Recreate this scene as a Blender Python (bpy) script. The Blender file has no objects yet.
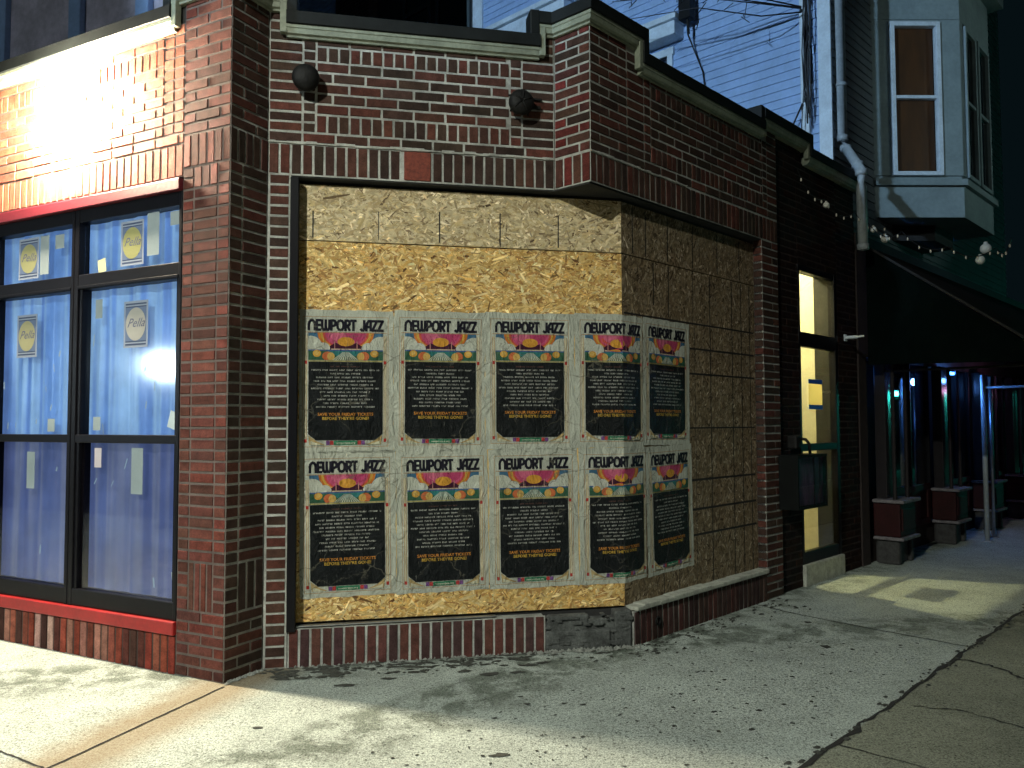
import bpy, bmesh, math, random
from mathutils import Matrix, Vector
random.seed(7)
R = math.radians
scene = bpy.context.scene
COL = scene.collection

# ------------------------------------------------------------------ camera
CAM = Vector((0, 0, 1.55)); F_PX = 810.0; PITCH = .0472; ROLL = .0032
cd = bpy.data.cameras.new('camera'); cam = bpy.data.objects.new('camera', cd); COL.objects.link(cam)
cd.sensor_width = 36; cd.lens = 36 * F_PX / 1024; cd.clip_end = 600; cd.clip_start = .05
cam.matrix_world = Matrix.Translation(CAM) @ Matrix.Rotation(math.pi/2 + PITCH, 4, 'X') @ Matrix.Rotation(-ROLL, 4, 'Z')
scene.camera = cam
scene.render.resolution_x = 1024; scene.render.resolution_y = 768
scene.view_settings.view_transform = 'Standard'; scene.view_settings.look = 'None'
scene.view_settings.exposure = 0; scene.view_settings.gamma = 1

# ------------------------------------------------------------------ wall frames (plan of the corner)
PC = Vector((-1.7216, 4.8934)); dL = Vector((-.8893, .4573))
A = Vector((-1.5756, 5.1745)); dM = Vector((.97896, .20406)); LM = 1.9172
B = A + dM * LM
C = Vector((.5310, 5.3582)); dR = Vector((.69429, .71972))
MREC, RREC = .0764, .0857            # how far the boards sit back from the brick faces
KM, KR = 2.4267, .4540               # fold line of the boarding measured along each wall
def fr(o, d):
    m = Matrix.Translation((o.x, o.y, 0)) @ Matrix.Rotation(math.atan2(d.y, d.x), 4, 'Z'); return m
FL = fr(PC, -dL)      # local x runs right, y runs inward: a point s metres left of the corner is x = -s
FM = fr(A, dM); FR = fr(C, dR)
FP = fr(PC, (A - PC).normalized()); LP = (A - PC).length     # right face of the corner pier
FQ = fr(B, (C - B).normalized()); LQ = (C - B).length        # left return of the second pier
I4 = Matrix.Identity(4)

# ------------------------------------------------------------------ materials
def newmat(name):
    m = bpy.data.materials.new(name); m.use_nodes = True
    nt = m.node_tree; b = nt.nodes['Principled BSDF']; return m, nt, b
def nd(nt, t, **k):
    n = nt.nodes.new(t)
    for a, v in k.items():
        if a in n.inputs.keys() if isinstance(a, str) else False: n.inputs[a].default_value = v
        else: setattr(n, a, v)
    return n
def ramp(nt, fac, stops):
    r = nt.nodes.new('ShaderNodeValToRGB'); e = r.color_ramp.elements
    while len(e) < len(stops): e.new(.5)
    for i, (p, c) in enumerate(stops):
        e[i].position = p; e[i].color = (c[0], c[1], c[2], 1) if hasattr(c, '__len__') else (c, c, c, 1)
    nt.links.new(fac, r.inputs[0]); return r.outputs[0]
def noise(nt, vec, scale, detail=4, rough=.6, dist=0):
    n = nt.nodes.new('ShaderNodeTexNoise'); n.inputs['Scale'].default_value = scale
    n.inputs['Detail'].default_value = detail; n.inputs['Roughness'].default_value = rough; n.inputs['Distortion'].default_value = dist
    nt.links.new(vec, n.inputs['Vector']); return n.outputs[0]
def mixc(nt, fac, a, b, mode='MIX'):
    m = nt.nodes.new('ShaderNodeMix'); m.data_type = 'RGBA'; m.blend_type = mode
    for s, v in ((0, fac), (6, a), (7, b)):
        if hasattr(v, 'is_linked'): nt.links.new(v, m.inputs[s])
        else: m.inputs[s].default_value = v if s == 0 else (v[0], v[1], v[2], 1)
    return m.outputs[2]
def coords(nt, scale=None, rot=None, world=False):
    if world:
        g = nt.nodes.new('ShaderNodeNewGeometry'); o = g.outputs['Position']
    else:
        t = nt.nodes.new('ShaderNodeTexCoord'); o = t.outputs['Object']
    if scale or rot:
        mp = nt.nodes.new('ShaderNodeMapping'); nt.links.new(o, mp.inputs[0])
        if scale: mp.inputs['Scale'].default_value = scale
        if rot: mp.inputs['Rotation'].default_value = rot
        o = mp.outputs[0]
    return o
def bump(nt, h, b, strength=.5, dist=.01):
    n = nt.nodes.new('ShaderNodeBump'); n.inputs['Strength'].default_value = strength; n.inputs['Distance'].default_value = dist
    nt.links.new(h, n.inputs['Height']); nt.links.new(n.outputs[0], b.inputs['Normal'])
def surf(name, col, rough=.7, var=.25, scale=8, bscale=60, bstr=.3, metal=0, spec=.5, attr=False, detail=5):
    """plain procedural surface: base colour (or the per-brick colour) broken by two noises, with bump"""
    m, nt, b = newmat(name); v = coords(nt)
    if attr:
        a = nt.nodes.new('ShaderNodeAttribute'); a.attribute_name = 'Col'; base = a.outputs[0]
    else: base = (col[0], col[1], col[2])
    n1 = noise(nt, v, scale, detail, .65); n2 = noise(nt, v, scale * 7, 3, .6)
    c = mixc(nt, 1, base, ramp(nt, n1, [(.3, 1 - var), (.7, 1 + var)]), 'MULTIPLY')
    c = mixc(nt, 1, c, ramp(nt, n2, [(.3, 1 - var * .5), (.7, 1 + var * .5)]), 'MULTIPLY')
    nt.links.new(c, b.inputs['Base Color']); b.inputs['Roughness'].default_value = rough
    b.inputs['Metallic'].default_value = metal; b.inputs['Specular IOR Level'].default_value = spec
    if bstr: bump(nt, noise(nt, v, bscale, 4, .6), b, bstr, .006)
    return m
def emit(name, col, s):
    m, nt, b = newmat(name); b.inputs['Base Color'].default_value = (col[0]*.5, col[1]*.5, col[2]*.5, 1)
    b.inputs['Emission Color'].default_value = (*col, 1); b.inputs['Emission Strength'].default_value = s; return m

M = {}
M['brick'] = surf('brick', None, .85, .42, 14, 90, .6, attr=True, spec=.12)
def mortar_mat(name, c, var=.3):
    m, nt, b = newmat(name); v = coords(nt)
    n = noise(nt, v, 9, 6, .7); n2 = noise(nt, v, 120, 3, .7)
    k = mixc(nt, 1, c, ramp(nt, n, [(.32, 1 - var), (.66, 1 + var * .5)]), 'MULTIPLY')
    k = mixc(nt, 1, k, ramp(nt, n2, [(.3, .8), (.7, 1.15)]), 'MULTIPLY')
    k = mixc(nt, 1, k, ramp(nt, noise(nt, coords(nt, world=True), 1.7, 5, .65, .5), [(.32, .50), (.58, 1.08)]), 'MULTIPLY')   # soot
    nt.links.new(k, b.inputs['Base Color']); b.inputs['Roughness'].default_value = .95; bump(nt, n2, b, .6, .004); return m
M['mortar'] = mortar_mat('pale_mortar', (.39, .40, .37), .4)
M['mortar_dim'] = mortar_mat('grey_mortar', (.13, .105, .095))
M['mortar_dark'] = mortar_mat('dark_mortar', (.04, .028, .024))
M['osb'] = surf('strand_board', None, .72, .22, 30, 160, .35, attr=True, spec=.3)
M['ink'] = surf('black_marking', (.012, .011, .01), .8, .2)
M['coping'] = surf('dark_metal_coping', (.008, .010, .010), .6, .3, 5, 30, .15, spec=.15)
M['mould'] = surf('pale_green_painted_moulding', (.20, .225, .17), .6, .28, 6, 40, .25)
M['black'] = surf('black_paint', (.004, .004, .006), .4, .2, 6, 40, .1, spec=.15)
M['redbeam'] = surf('red_paint', (.27, .008, .009), .5, .2, 5, 40, .15)
M['darkred'] = surf('dark_red_wood', (.022, .0035, .004), .6, .3, 5, 40, .2, spec=.2)
M['white_trim'] = surf('white_painted_trim', (.60, .68, .74), .55, .15, 5, 50, .15)
M['siding'] = surf('pale_blue_clapboard', (.32, .46, .70), .6, .13, 3, 40, .15)
M['siding_grey'] = surf('grey_clapboard', (.12, .14, .15), .6, .2, 3, 40, .15)
M['bay'] = surf('grey_painted_wood', (.22, .28, .29), .6, .16, 3, 40, .12)
M['concrete_block'] = surf('broken_concrete', (.07, .075, .072), .95, .6, 9, 40, 1.0)
M['concrete_sill'] = surf('pale_concrete', (.34, .35, .30), .9, .35, 12, 60, .8)
M['soffit'] = surf('dark_soffit', (.02, .02, .02), .9, .3)
M['iron'] = surf('black_iron', (.007, .007, .007), .6, .4, 12, 60, .5, spec=.2)
M['roof'] = surf('roof_felt', (.03, .03, .032), .95, .3)
M['gutter'] = surf('grey_metal_downspout', (.33, .37, .39), .45, .2, 5, 30, .1)
M['cable'] = surf('black_cable', (.008, .008, .01), .6, 0, bstr=0)
M['mauve'] = surf('mauve_glare_colour', (.62, .55, .62), .9, .25, 2, 50, .3)  # pale mauve stands in for lamp glare above the left parapet
M['awning'] = surf('dark_green_canvas', (.0018, .0045, .004), .9, .3, 3, 150, .3, spec=.03)
M['awning_top'] = surf('brown_canvas', (.014, .006, .005), .9, .3, 3, 150, .3, spec=.06)
M['cream'] = surf('cream_wall', (.50, .48, .38), .8, .12, 2, 30, .05)
M['paper_note'] = surf('note_paper', (.75, .72, .55), .8, .05)
M['blue_tape'] = surf('blue_tape', (.02, .12, .55), .6, .05)
M['steel'] = surf('steel', (.35, .37, .4), .3, .2, 5, 30, .1, metal=.8)
M['asphalt'] = surf('asphalt', (.045, .045, .047), .9, .35, 3, 90, .6)
M['ledge'] = surf('worn_ledge_paint', (.13, .12, .13), .7, .5, 14, 60, .4)
M['foot'] = surf('dark_stone', (.035, .035, .035), .85, .5, 14, 60, .6)
M['kerb'] = surf('granite_kerb', (.3, .3, .29), .8, .3, 10, 80, .4)
M['dirt'] = surf('dark_dirt', (.045, .047, .040), .95, .5, 20, 90, .6)
M['rubble'] = surf('pale_mortar_rubble', (.20, .21, .19), .95, .4, 20, 90, .8)
M['terracotta'] = surf('terracotta_tile', (.16, .034, .020), .8, .4, 40, 120, 1.0)
M['asphalt_line'] = surf('joint_filler', (.018, .017, .015), .95, .3)

# print on paper: colour comes from the printed shapes; creases and a wheat-paste sheen on top
def paper_mat(name, rough, fade):
    m, nt, b = newmat(name)
    a = nt.nodes.new('ShaderNodeAttribute'); a.attribute_name = 'Col'
    v = coords(nt, world=True); n = noise(nt, v, 7, 6, .7, .6); n2 = noise(nt, v, 45, 4, .7)
    c = mixc(nt, 1, a.outputs[0], ramp(nt, n, [(.3, .86), (.7, 1.08)]), 'MULTIPLY')
    vz = nt.nodes.new('ShaderNodeVectorMath'); vz.operation = 'MULTIPLY_ADD'
    nz = nt.nodes.new('ShaderNodeTexNoise'); nz.inputs['Scale'].default_value = 6; nz.inputs['Detail'].default_value = 4; nt.links.new(v, nz.inputs['Vector'])
    nt.links.new(nz.outputs['Color'], vz.inputs[0]); vz.inputs[1].default_value = (.30, .30, .12); nt.links.new(v, vz.inputs[2])
    vr = nt.nodes.new('ShaderNodeTexVoronoi'); vr.feature = 'DISTANCE_TO_EDGE'; vr.inputs['Scale'].default_value = 4.2; nt.links.new(vz.outputs[0], vr.inputs['Vector'])
    crk = ramp(nt, vr.outputs['Distance'], [(0, .75), (.012, .35), (.022, 0)])
    gt = ramp(nt, noise(nt, v, 3.1, 3, .6), [(.46, 0), (.60, 1)])
    mm = nt.nodes.new('ShaderNodeMath'); mm.operation = 'MULTIPLY'; nt.links.new(crk, mm.inputs[0]); nt.links.new(gt, mm.inputs[1])
    c = mixc(nt, mm.outputs[0], c, (.12, .115, .09))           # dried folds and tears
    bl = ramp(nt, noise(nt, v, 26, 5, .75), [(.62, 0), (.74, fade*.6)])
    c = mixc(nt, bl, c, (.34, .35, .30))
    sc = ramp(nt, noise(nt, coords(nt, (55, 55, 9), (0, .35, 0), world=True), 1, 5, .75, .4), [(.62, 0), (.72, fade)])
    c = mixc(nt, sc, c, (.42, .43, .38))                       # paste streaks and scuffs
    nt.links.new(c, b.inputs['Base Color']); b.inputs['Roughness'].default_value = rough; b.inputs['Specular IOR Level'].default_value = .10
    w = noise(nt, coords(nt, (5, 5, 2.2), world=True), 2.2, 7, .62, 1.3)
    cr = nt.nodes.new('ShaderNodeMath'); cr.operation = 'SUBTRACT'; nt.links.new(w, cr.inputs[0]); cr.inputs[1].default_value = .5
    ab = nt.nodes.new('ShaderNodeMath'); ab.operation = 'ABSOLUTE'; nt.links.new(cr.outputs[0], ab.inputs[0])
    ad = nt.nodes.new('ShaderNodeMath'); ad.operation = 'ADD'; nt.links.new(ab.outputs[0], ad.inputs[0])
    s = nt.nodes.new('ShaderNodeMath'); s.operation = 'MULTIPLY'; nt.links.new(n2, s.inputs[0]); s.inputs[1].default_value = .12
    nt.links.new(s.outputs[0], ad.inputs[1]); bump(nt, ad.outputs[0], b, 1.0, .06); return m
M['print'] = paper_mat('printed_paper', .42, .30)
M['paper'] = paper_mat('grey_paper', .6, .5)

# concrete pavement
def pavement_mat():
    m, nt, b = newmat('concrete_pavement'); v = coords(nt, world=True)
    big = noise(nt, v, .9, 5, .6); mid = noise(nt, v, 6, 5, .65); fine = noise(nt, v, 120, 3, .8)
    c = mixc(nt, 1, (.365, .41, .375), ramp(nt, big, [(.3, .78), (.7, 1.18)]), 'MULTIPLY')
    c = mixc(nt, 1, c, ramp(nt, mid, [(.3, .86), (.7, 1.12)]), 'MULTIPLY')
    c = mixc(nt, 1, c, ramp(nt, fine, [(.38, .40), (.5, 1.0), (.66, 1.6)]), 'MULTIPLY')
    c = mixc(nt, 1, c, ramp(nt, noise(nt, v, 48, 3, .75), [(.34, .45), (.46, 1.0), (.7, 1.25)]), 'MULTIPLY')
    vo = nt.nodes.new('ShaderNodeTexVoronoi'); vo.inputs['Scale'].default_value = 42; nt.links.new(v, vo.inputs['Vector'])
    sp = ramp(nt, vo.outputs['Distance'], [(.14, .85), (.27, 0)])
    gate = ramp(nt, noise(nt, v, 5, 3, .6), [(.42, 0), (.6, 1)])
    g = nt.nodes.new('ShaderNodeMath'); g.operation = 'MULTIPLY'; nt.links.new(sp, g.inputs[0]); nt.links.new(gate, g.inputs[1])
    c = mixc(nt, g.outputs[0], c, (.04, .042, .036))
    # broad tan band that starts under the pier corner and follows the expansion joint
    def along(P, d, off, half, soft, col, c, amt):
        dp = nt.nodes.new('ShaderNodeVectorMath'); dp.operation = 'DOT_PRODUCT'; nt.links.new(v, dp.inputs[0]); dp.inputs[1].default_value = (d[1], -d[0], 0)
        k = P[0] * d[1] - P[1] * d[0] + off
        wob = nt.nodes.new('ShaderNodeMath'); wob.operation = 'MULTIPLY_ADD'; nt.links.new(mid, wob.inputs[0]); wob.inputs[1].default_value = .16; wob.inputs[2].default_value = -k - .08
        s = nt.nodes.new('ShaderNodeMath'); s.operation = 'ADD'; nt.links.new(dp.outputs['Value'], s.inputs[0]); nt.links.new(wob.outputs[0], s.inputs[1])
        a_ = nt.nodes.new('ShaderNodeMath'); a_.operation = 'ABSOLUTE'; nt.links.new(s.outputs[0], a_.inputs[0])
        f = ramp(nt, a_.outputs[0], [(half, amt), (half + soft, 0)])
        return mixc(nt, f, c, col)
    def side(nx, ny, k, lo, hi, col, amt, wob=.0):
        dp = nt.nodes.new('ShaderNodeVectorMath'); dp.operation = 'DOT_PRODUCT'; nt.links.new(v, dp.inputs[0]); dp.inputs[1].default_value = (nx, ny, 0)
        s = nt.nodes.new('ShaderNodeMath'); s.operation = 'MULTIPLY_ADD'; nt.links.new(mid, s.inputs[0]); s.inputs[1].default_value = wob; s.inputs[2].default_value = k-wob*.5
        t_ = nt.nodes.new('ShaderNodeMath'); t_.operation = 'ADD'; nt.links.new(dp.outputs['Value'], t_.inputs[0]); nt.links.new(s.outputs[0], t_.inputs[1])
        o_ = nt.nodes.new('ShaderNodeMath'); o_.operation = 'MULTIPLY_ADD'; nt.links.new(t_.outputs[0], o_.inputs[0]); o_.inputs[1].default_value = .25; o_.inputs[2].default_value = .25
        return ramp(nt, o_.outputs[0], [(lo*.25+.25, amt[0]), (hi*.25+.25, amt[1])])
    # the outer row of slabs is older and darker than the row next to the wall
    c = mixc(nt, side(.71972, -.69429, 3.338, 1.685, 1.70, None, (0, 1)), c, mixc(nt, 1, c, (.60, .56, .47), 'MULTIPLY'))
    # damp, mossy strip along the foot of the walls
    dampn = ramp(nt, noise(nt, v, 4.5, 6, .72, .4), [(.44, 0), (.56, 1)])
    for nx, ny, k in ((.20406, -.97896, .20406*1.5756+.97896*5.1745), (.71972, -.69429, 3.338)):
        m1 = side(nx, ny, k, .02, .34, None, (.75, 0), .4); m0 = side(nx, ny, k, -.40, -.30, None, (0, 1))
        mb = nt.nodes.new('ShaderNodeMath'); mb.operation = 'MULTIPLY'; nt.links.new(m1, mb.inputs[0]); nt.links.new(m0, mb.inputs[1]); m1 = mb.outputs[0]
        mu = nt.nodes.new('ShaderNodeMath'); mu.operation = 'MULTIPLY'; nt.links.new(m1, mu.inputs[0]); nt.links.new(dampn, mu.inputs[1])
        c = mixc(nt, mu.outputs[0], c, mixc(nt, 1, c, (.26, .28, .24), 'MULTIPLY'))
    c = mixc(nt, ramp(nt, noise(nt, v, 2.3, 6, .75, .8), [(.58, 0), (.78, .2)]), c, mixc(nt, 1, c, (.50, .50, .46), 'MULTIPLY'))   # grime patches
    c = mixc(nt, ramp(nt, noise(nt, v, 17, 5, .8), [(.60, 0), (.70, .55)]), c, mixc(nt, 1, c, (.42, .43, .40), 'MULTIPLY'))
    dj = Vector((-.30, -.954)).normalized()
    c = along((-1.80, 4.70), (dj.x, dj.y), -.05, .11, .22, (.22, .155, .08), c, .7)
    nt.links.new(c, b.inputs['Base Color']); b.inputs['Roughness'].default_value = .85; b.inputs['Specular IOR Level'].default_value = .25
    bump(nt, fine, b, .55, .006); return m
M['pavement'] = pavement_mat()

# glass that lets light through and mirrors the street
def glass_mat(name, tint=(1, 1, 1), refl=.09, rough=.01):
    m, nt, b = newmat(name); nt.nodes.remove(b)
    t = nt.nodes.new('ShaderNodeBsdfTransparent'); t.inputs[0].default_value = (*tint, 1)
    g = nt.nodes.new('ShaderNodeBsdfGlossy'); g.inputs['Roughness'].default_value = rough
    f = nt.nodes.new('ShaderNodeLayerWeight'); f.inputs[0].default_value = .5
    pw_ = nt.nodes.new('ShaderNodeMath'); pw_.operation = 'POWER'; nt.links.new(f.outputs['Facing'], pw_.inputs[0]); pw_.inputs[1].default_value = 5
    a = nt.nodes.new('ShaderNodeMath'); a.operation = 'ADD'; a.use_clamp = True; nt.links.new(pw_.outputs[0], a.inputs[0]); a.inputs[1].default_value = refl
    mx = nt.nodes.new('ShaderNodeMixShader'); nt.links.new(a.outputs[0], mx.inputs[0]); nt.links.new(t.outputs[0], mx.inputs[1]); nt.links.new(g.outputs[0], mx.inputs[2])
    nt.links.new(mx.outputs[0], nt.nodes['Material Output'].inputs[0]); return m
M['glass'] = glass_mat('clear_glass')
M['glass_film'] = glass_mat('window_glass', (.9, .95, 1), .05, .10)
M['glass_low'] = glass_mat('tinted_window_glass', (.74, .68, .72), .07, .05)  # darker tint for the lowest panes
M['glass_dark'] = glass_mat('dark_glass', (.25, .28, .3), .12)
# blue protective sheeting behind the glass, cool room light painted in as emission, in vertical bands
def film_mat():
    m, nt, b = newmat('blue_sheeting_painted_glow'); v = coords(nt, (1, 1, .03)); w = noise(nt, v, 5, 2, .5)
    f = noise(nt, coords(nt), 3, 5, .6)
    c = ramp(nt, w, [(.34, (.062, .105, .235)), (.45, (.080, .150, .32)), (.5, (.15, .235, .35)), (.6, (.085, .160, .33))])
    c = mixc(nt, 1, c, ramp(nt, f, [(.3, .75), (.7, 1.2)]), 'MULTIPLY')
    g = nt.nodes.new('ShaderNodeSeparateXYZ'); nt.links.new(coords(nt), g.inputs[0])
    c = mixc(nt, 1, c, ramp(nt, g.outputs[2], [(0, .45), (.14, .45), (.15, 1)]), 'MULTIPLY') if False else c
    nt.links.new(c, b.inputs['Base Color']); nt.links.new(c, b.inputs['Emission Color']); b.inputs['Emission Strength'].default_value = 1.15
    b.inputs['Roughness'].default_value = .35; bump(nt, w, b, .4, .05); return m
M['film'] = film_mat()
M['sticker'] = surf('sticker_paper', None, .6, .05, attr=True, bstr=0, spec=.1)

# ------------------------------------------------------------------ mesh builder
def cl(c, v=.0):
    return c
class MB:
    def __init__(s): s.v = []; s.f = []; s.m = []; s.c = []; s.smooth = False
    def poly(s, pts, mat=0, col=(1, 1, 1)):
        n = len(s.v); s.v += [tuple(p) for p in pts]; s.f.append(tuple(range(n, n + len(pts)))); s.m.append(mat); s.c.append(col)
    def box(s, x0, x1, y0, y1, z0, z1, mat=0, col=(1, 1, 1), T=None):
        p = [(x, y, z) for x in (x0, x1) for y in (y0, y1) for z in (z0, z1)]
        if T is not None: p = [tuple(T @ Vector(q)) for q in p]
        n = len(s.v); s.v += p
        for q in ((0, 1, 3, 2), (4, 6, 7, 5), (0, 4, 5, 1), (2, 3, 7, 6), (0, 2, 6, 4), (1, 5, 7, 3)):
            s.f.append(tuple(n + i for i in q)); s.m.append(mat); s.c.append(col)
        return s
    def bbox(s, x0, x1, y0, y1, z0, z1, b=.006, mat=0, col=(1, 1, 1), T=None):
        """box with its edges chamfered"""
        bm = bmesh.new(); bmesh.ops.create_cube(bm, size=1)
        for v in bm.verts: v.co = Vector(((x0+x1)/2 + v.co.x*(x1-x0), (y0+y1)/2 + v.co.y*(y1-y0), (z0+z1)/2 + v.co.z*(z1-z0)))
        b = min(b, .45*min(abs(x1-x0), abs(y1-y0), abs(z1-z0)))
        bmesh.ops.bevel(bm, geom=bm.edges[:], offset=b, segments=2, affect='EDGES', profile=.5)
        if T is not None: bm.transform(T)
        n = len(s.v); bm.verts.index_update(); s.v += [tuple(v.co) for v in bm.verts]
        for f in bm.faces: s.f.append(tuple(n + v.index for v in f.verts)); s.m.append(mat); s.c.append(col)
        bm.free(); return s
    def brick(s, x0, x1, z0, z1, y, col, ch=.004, dep=.012):
        j = random.uniform(-.0018, .0018); y0 = y + j
        t1, t2 = random.uniform(-.001, .001), random.uniform(-.001, .001); w = lambda: random.uniform(-.0012, .0012)
        a = [(x0+w(), y+dep, z0+w()), (x1+w(), y+dep, z0+w()), (x1+w(), y+dep, z1+w()), (x0+w(), y+dep, z1+w())]
        e = [(a[0][0]+ch, y0+t1, a[0][2]+ch), (a[1][0]-ch, y0+t2, a[1][2]+ch), (a[2][0]-ch, y0-t1, a[2][2]-ch), (a[3][0]+ch, y0-t2, a[3][2]-ch)]
        n = len(s.v); s.v += a + e
        for q in ((4, 5, 6, 7), (0, 1, 5, 4), (1, 2, 6, 5), (2, 3, 7, 6), (3, 0, 4, 7)):
            s.f.append(tuple(n + i for i in q)); s.m.append(0); s.c.append(col)
    def tube(s, pts, r, mat=0, seg=8, caps=True):
        pts = [Vector(p) for p in pts]; rings = []
        for i, p in enumerate(pts):
            d = (pts[min(i+1, len(pts)-1)] - pts[max(i-1, 0)]).normalized()
            u = d.cross(Vector((0, 0, 1))); u = u.normalized() if u.length > .05 else Vector((1, 0, 0)); w = d.cross(u).normalized()
            rr = r[i] if isinstance(r, (list, tuple)) else r
            n = len(s.v); s.v += [tuple(p + (u*math.cos(k*2*math.pi/seg) + w*math.sin(k*2*math.pi/seg))*rr) for k in range(seg)]; rings.append(n)
        for a, b in zip(rings, rings[1:]):
            for k in range(seg):
                s.f.append((a+k, a+(k+1) % seg, b+(k+1) % seg, b+k)); s.m.append(mat); s.c.append((1, 1, 1))
        if caps:
            s.f.append(tuple(rings[0]+k for k in range(seg))); s.m.append(mat); s.c.append((1, 1, 1))
            s.f.append(tuple(rings[-1]+seg-1-k for k in range(seg))); s.m.append(mat); s.c.append((1, 1, 1))
        return s
    def lathe(s, prof, T, mat=0, seg=24):
        """prof: list of (radius, height) turned about local z, then moved by T"""
        n = len(s.v)
        for r_, h in prof: s.v += [tuple(T @ Vector((r_*math.cos(k*2*math.pi/seg), r_*math.sin(k*2*math.pi/seg), h))) for k in range(seg)]
        for i in range(len(prof)-1):
            for k in range(seg):
                s.f.append((n+i*seg+k, n+i*seg+(k+1) % seg, n+(i+1)*seg+(k+1) % seg, n+(i+1)*seg+k)); s.m.append(mat); s.c.append((1, 1, 1))
        return s
    def build(s, name, mats, parent=None, frame=I4, smooth=False):
        me = bpy.data.meshes.new(name); me.from_pydata(s.v, [], s.f); 
        for m in (mats if isinstance(mats, (list, tuple)) else [mats]): me.materials.append(m)
        me.polygons.foreach_set('material_index', s.m)
        at = me.color_attributes.new('Col', 'FLOAT_COLOR', 'CORNER'); buf = []
        for f, c in zip(s.f, s.c): buf += [c[0], c[1], c[2], 1.0] * len(f)
        at.data.foreach_set('color', buf)
        if smooth: me.polygons.foreach_set('use_smooth', [True]*len(me.polygons))
        me.update(); bmf = bmesh.new(); bmf.from_mesh(me)
        if not getattr(s, 'keep', False): bmesh.ops.recalc_face_normals(bmf, faces=bmf.faces[:])
        bmf.to_mesh(me); bmf.free()
        o = bpy.data.objects.new(name, me); COL.objects.link(o); put(o, frame, parent); return o
WM = {}
def put(o, world, parent=None):
    WM[o] = world.copy()
    if parent is not None:
        o.parent = parent; o.matrix_basis = WM[parent].inverted() @ world
    else: o.matrix_basis = world
def tag(o, label=None, cat=None, group=None, kind=None):
    if label: o['label'] = label
    if cat: o['category'] = cat
    if group: o['group'] = group
    if kind: o['kind'] = kind
    return o
def thing(name, world, label, cat, group=None):
    o = bpy.data.objects.new(name, None); o.empty_display_size = .2; COL.objects.link(o); put(o, world); return tag(o, label, cat, group)
def T(x, y=0, z=0): return Matrix.Translation((x, y, z))

# ------------------------------------------------------------------ brickwork
DARK = [(.056, .029, .022), (.044, .026, .020), (.066, .029, .022), (.036, .024, .019), (.084, .031, .023), (.049, .029, .023)]
RED = [(.12, .024, .022), (.095, .024, .021), (.075, .026, .023), (.14, .030, .026), (.06, .025, .022)]
FACE = [(.22, .072, .055), (.27, .085, .062), (.18, .060, .048), (.24, .064, .050), (.30, .10, .075), (.16, .055, .046)]
DARK_PAINTED = [(.013, .006, .005), (.010, .005, .005), (.017, .007, .005), (.009, .005, .005)]  # dark painted brick of the second, side-street part
PAINT = [(.16, .030, .020), (.20, .045, .028), (.11, .028, .020), (.26, .12, .09), (.32, .20, .17), (.19, .055, .038), (.045, .020, .016), (.13, .035, .024), (.07, .022, .017)]
J = .0105
class Wall:
    def __init__(s, pal, y=0): s.b = MB(); s.pal = pal; s.y = y
    def col(s):
        c = random.choice(s.pal); k = random.uniform(.8, 1.2); return (c[0]*k, c[1]*k*random.uniform(.93, 1.07), c[2]*k)
    def mortar(s, x0, x1, z0, z1, y=None, mat=1, dy=.005):
        y = s.y if y is None else y; s.b.poly([(x0, y+dy, z0), (x1, y+dy, z0), (x1, y+dy, z1), (x0, y+dy, z1)], mat)
    def one(s, x0, x1, z0, z1, col=None, y=None, g=J):
        if x1 - x0 < .025 or z1 - z0 < .02: return
        s.b.brick(x0+g/2, x1-g/2, z0+g/2, z1-g/2, s.y if y is None else y, col or s.col())
    def run(s, x0, x1, z0, z1, n=None, off=0, L=.2135):
        n = n or max(1, round((z1-z0)/.0677)); h = (z1-z0)/n
        for i in range(n):
            x = x0 - ((i + off) % 2) * L/2
            while x < x1 - .001:
                s.one(max(x, x0), min(x+L, x1), z0+i*h, z0+(i+1)*h); x += L
    def stack(s, xs, z0, z1, n=None):
        n = n or max(1, round((z1-z0)/.0677)); h = (z1-z0)/n
        for i in range(n):
            for a, b in zip(xs, xs[1:]): s.one(a, b, z0+i*h, z0+(i+1)*h)
    def sold(s, x0, x1, z0, z1, n=None, skip=None, pitch=.0705):
        n = n or max(1, round((x1-x0)/pitch)); w = (x1-x0)/n
        for i in range(n):
            if skip and skip[0] < x0+(i+.5)*w < skip[1]: continue
            s.one(x0+i*w, x0+(i+1)*w, z0, z1)
    def build(s, name, mats, parent, frame): return s.b.build(name, mats, parent, frame)

ZSB, ZST, ZC, ZOT, ZOB = 3.167, 3.380, 4.07, 3.13, .265
bld = thing('corner_building', T(-.5, 6.5, 0), 'single storey brick corner shop with dark coping, pale mortar joints and cut-off corner', 'building')
BR = [M['brick'], M['mortar']]; BRD = [M['brick'], M['mortar_dark']]; BRM = [M['brick'], M['mortar_dim']]

# --- chamfer (middle) wall
w = Wall(DARK)
w.mortar(0, .145, 0, ZSB); w.mortar(0, LM, ZSB-.004, 4.12); w.mortar(0, .10, 4.12, 4.27); w.mortar(1.825, LM, 4.12, 4.27)
w.sold(0, LM, ZSB, ZST-.006, skip=(.868, 1.063))
w.run(0, LM, ZST, 3.452, 1)
def panel(w, x0, x1, z0=3.452):
    a, b = x0+.085, x1-.085
    w.stack([x0, a], z0, 4.07, 9); w.stack([b, x1], z0, 4.07, 9)
    w.sold(a, b, z0+.0, z0+.125); w.run(a, b, z0+.125, 3.93, 5); w.sold(a, b, 3.93, 4.035, pitch=.0705); w.run(a, b, 4.035, 4.09, 1)
w.stack([0, .214], 3.452, 4.25, 12); panel(w, .214, 1.686); w.stack([1.686, LM], 3.452, 4.25, 12)
nb = 46; h = (ZSB-0)/nb
w.stack([.008, .138], 0, ZSB, nb)
w.build('brick_wall', BR, bld, FM)
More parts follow.
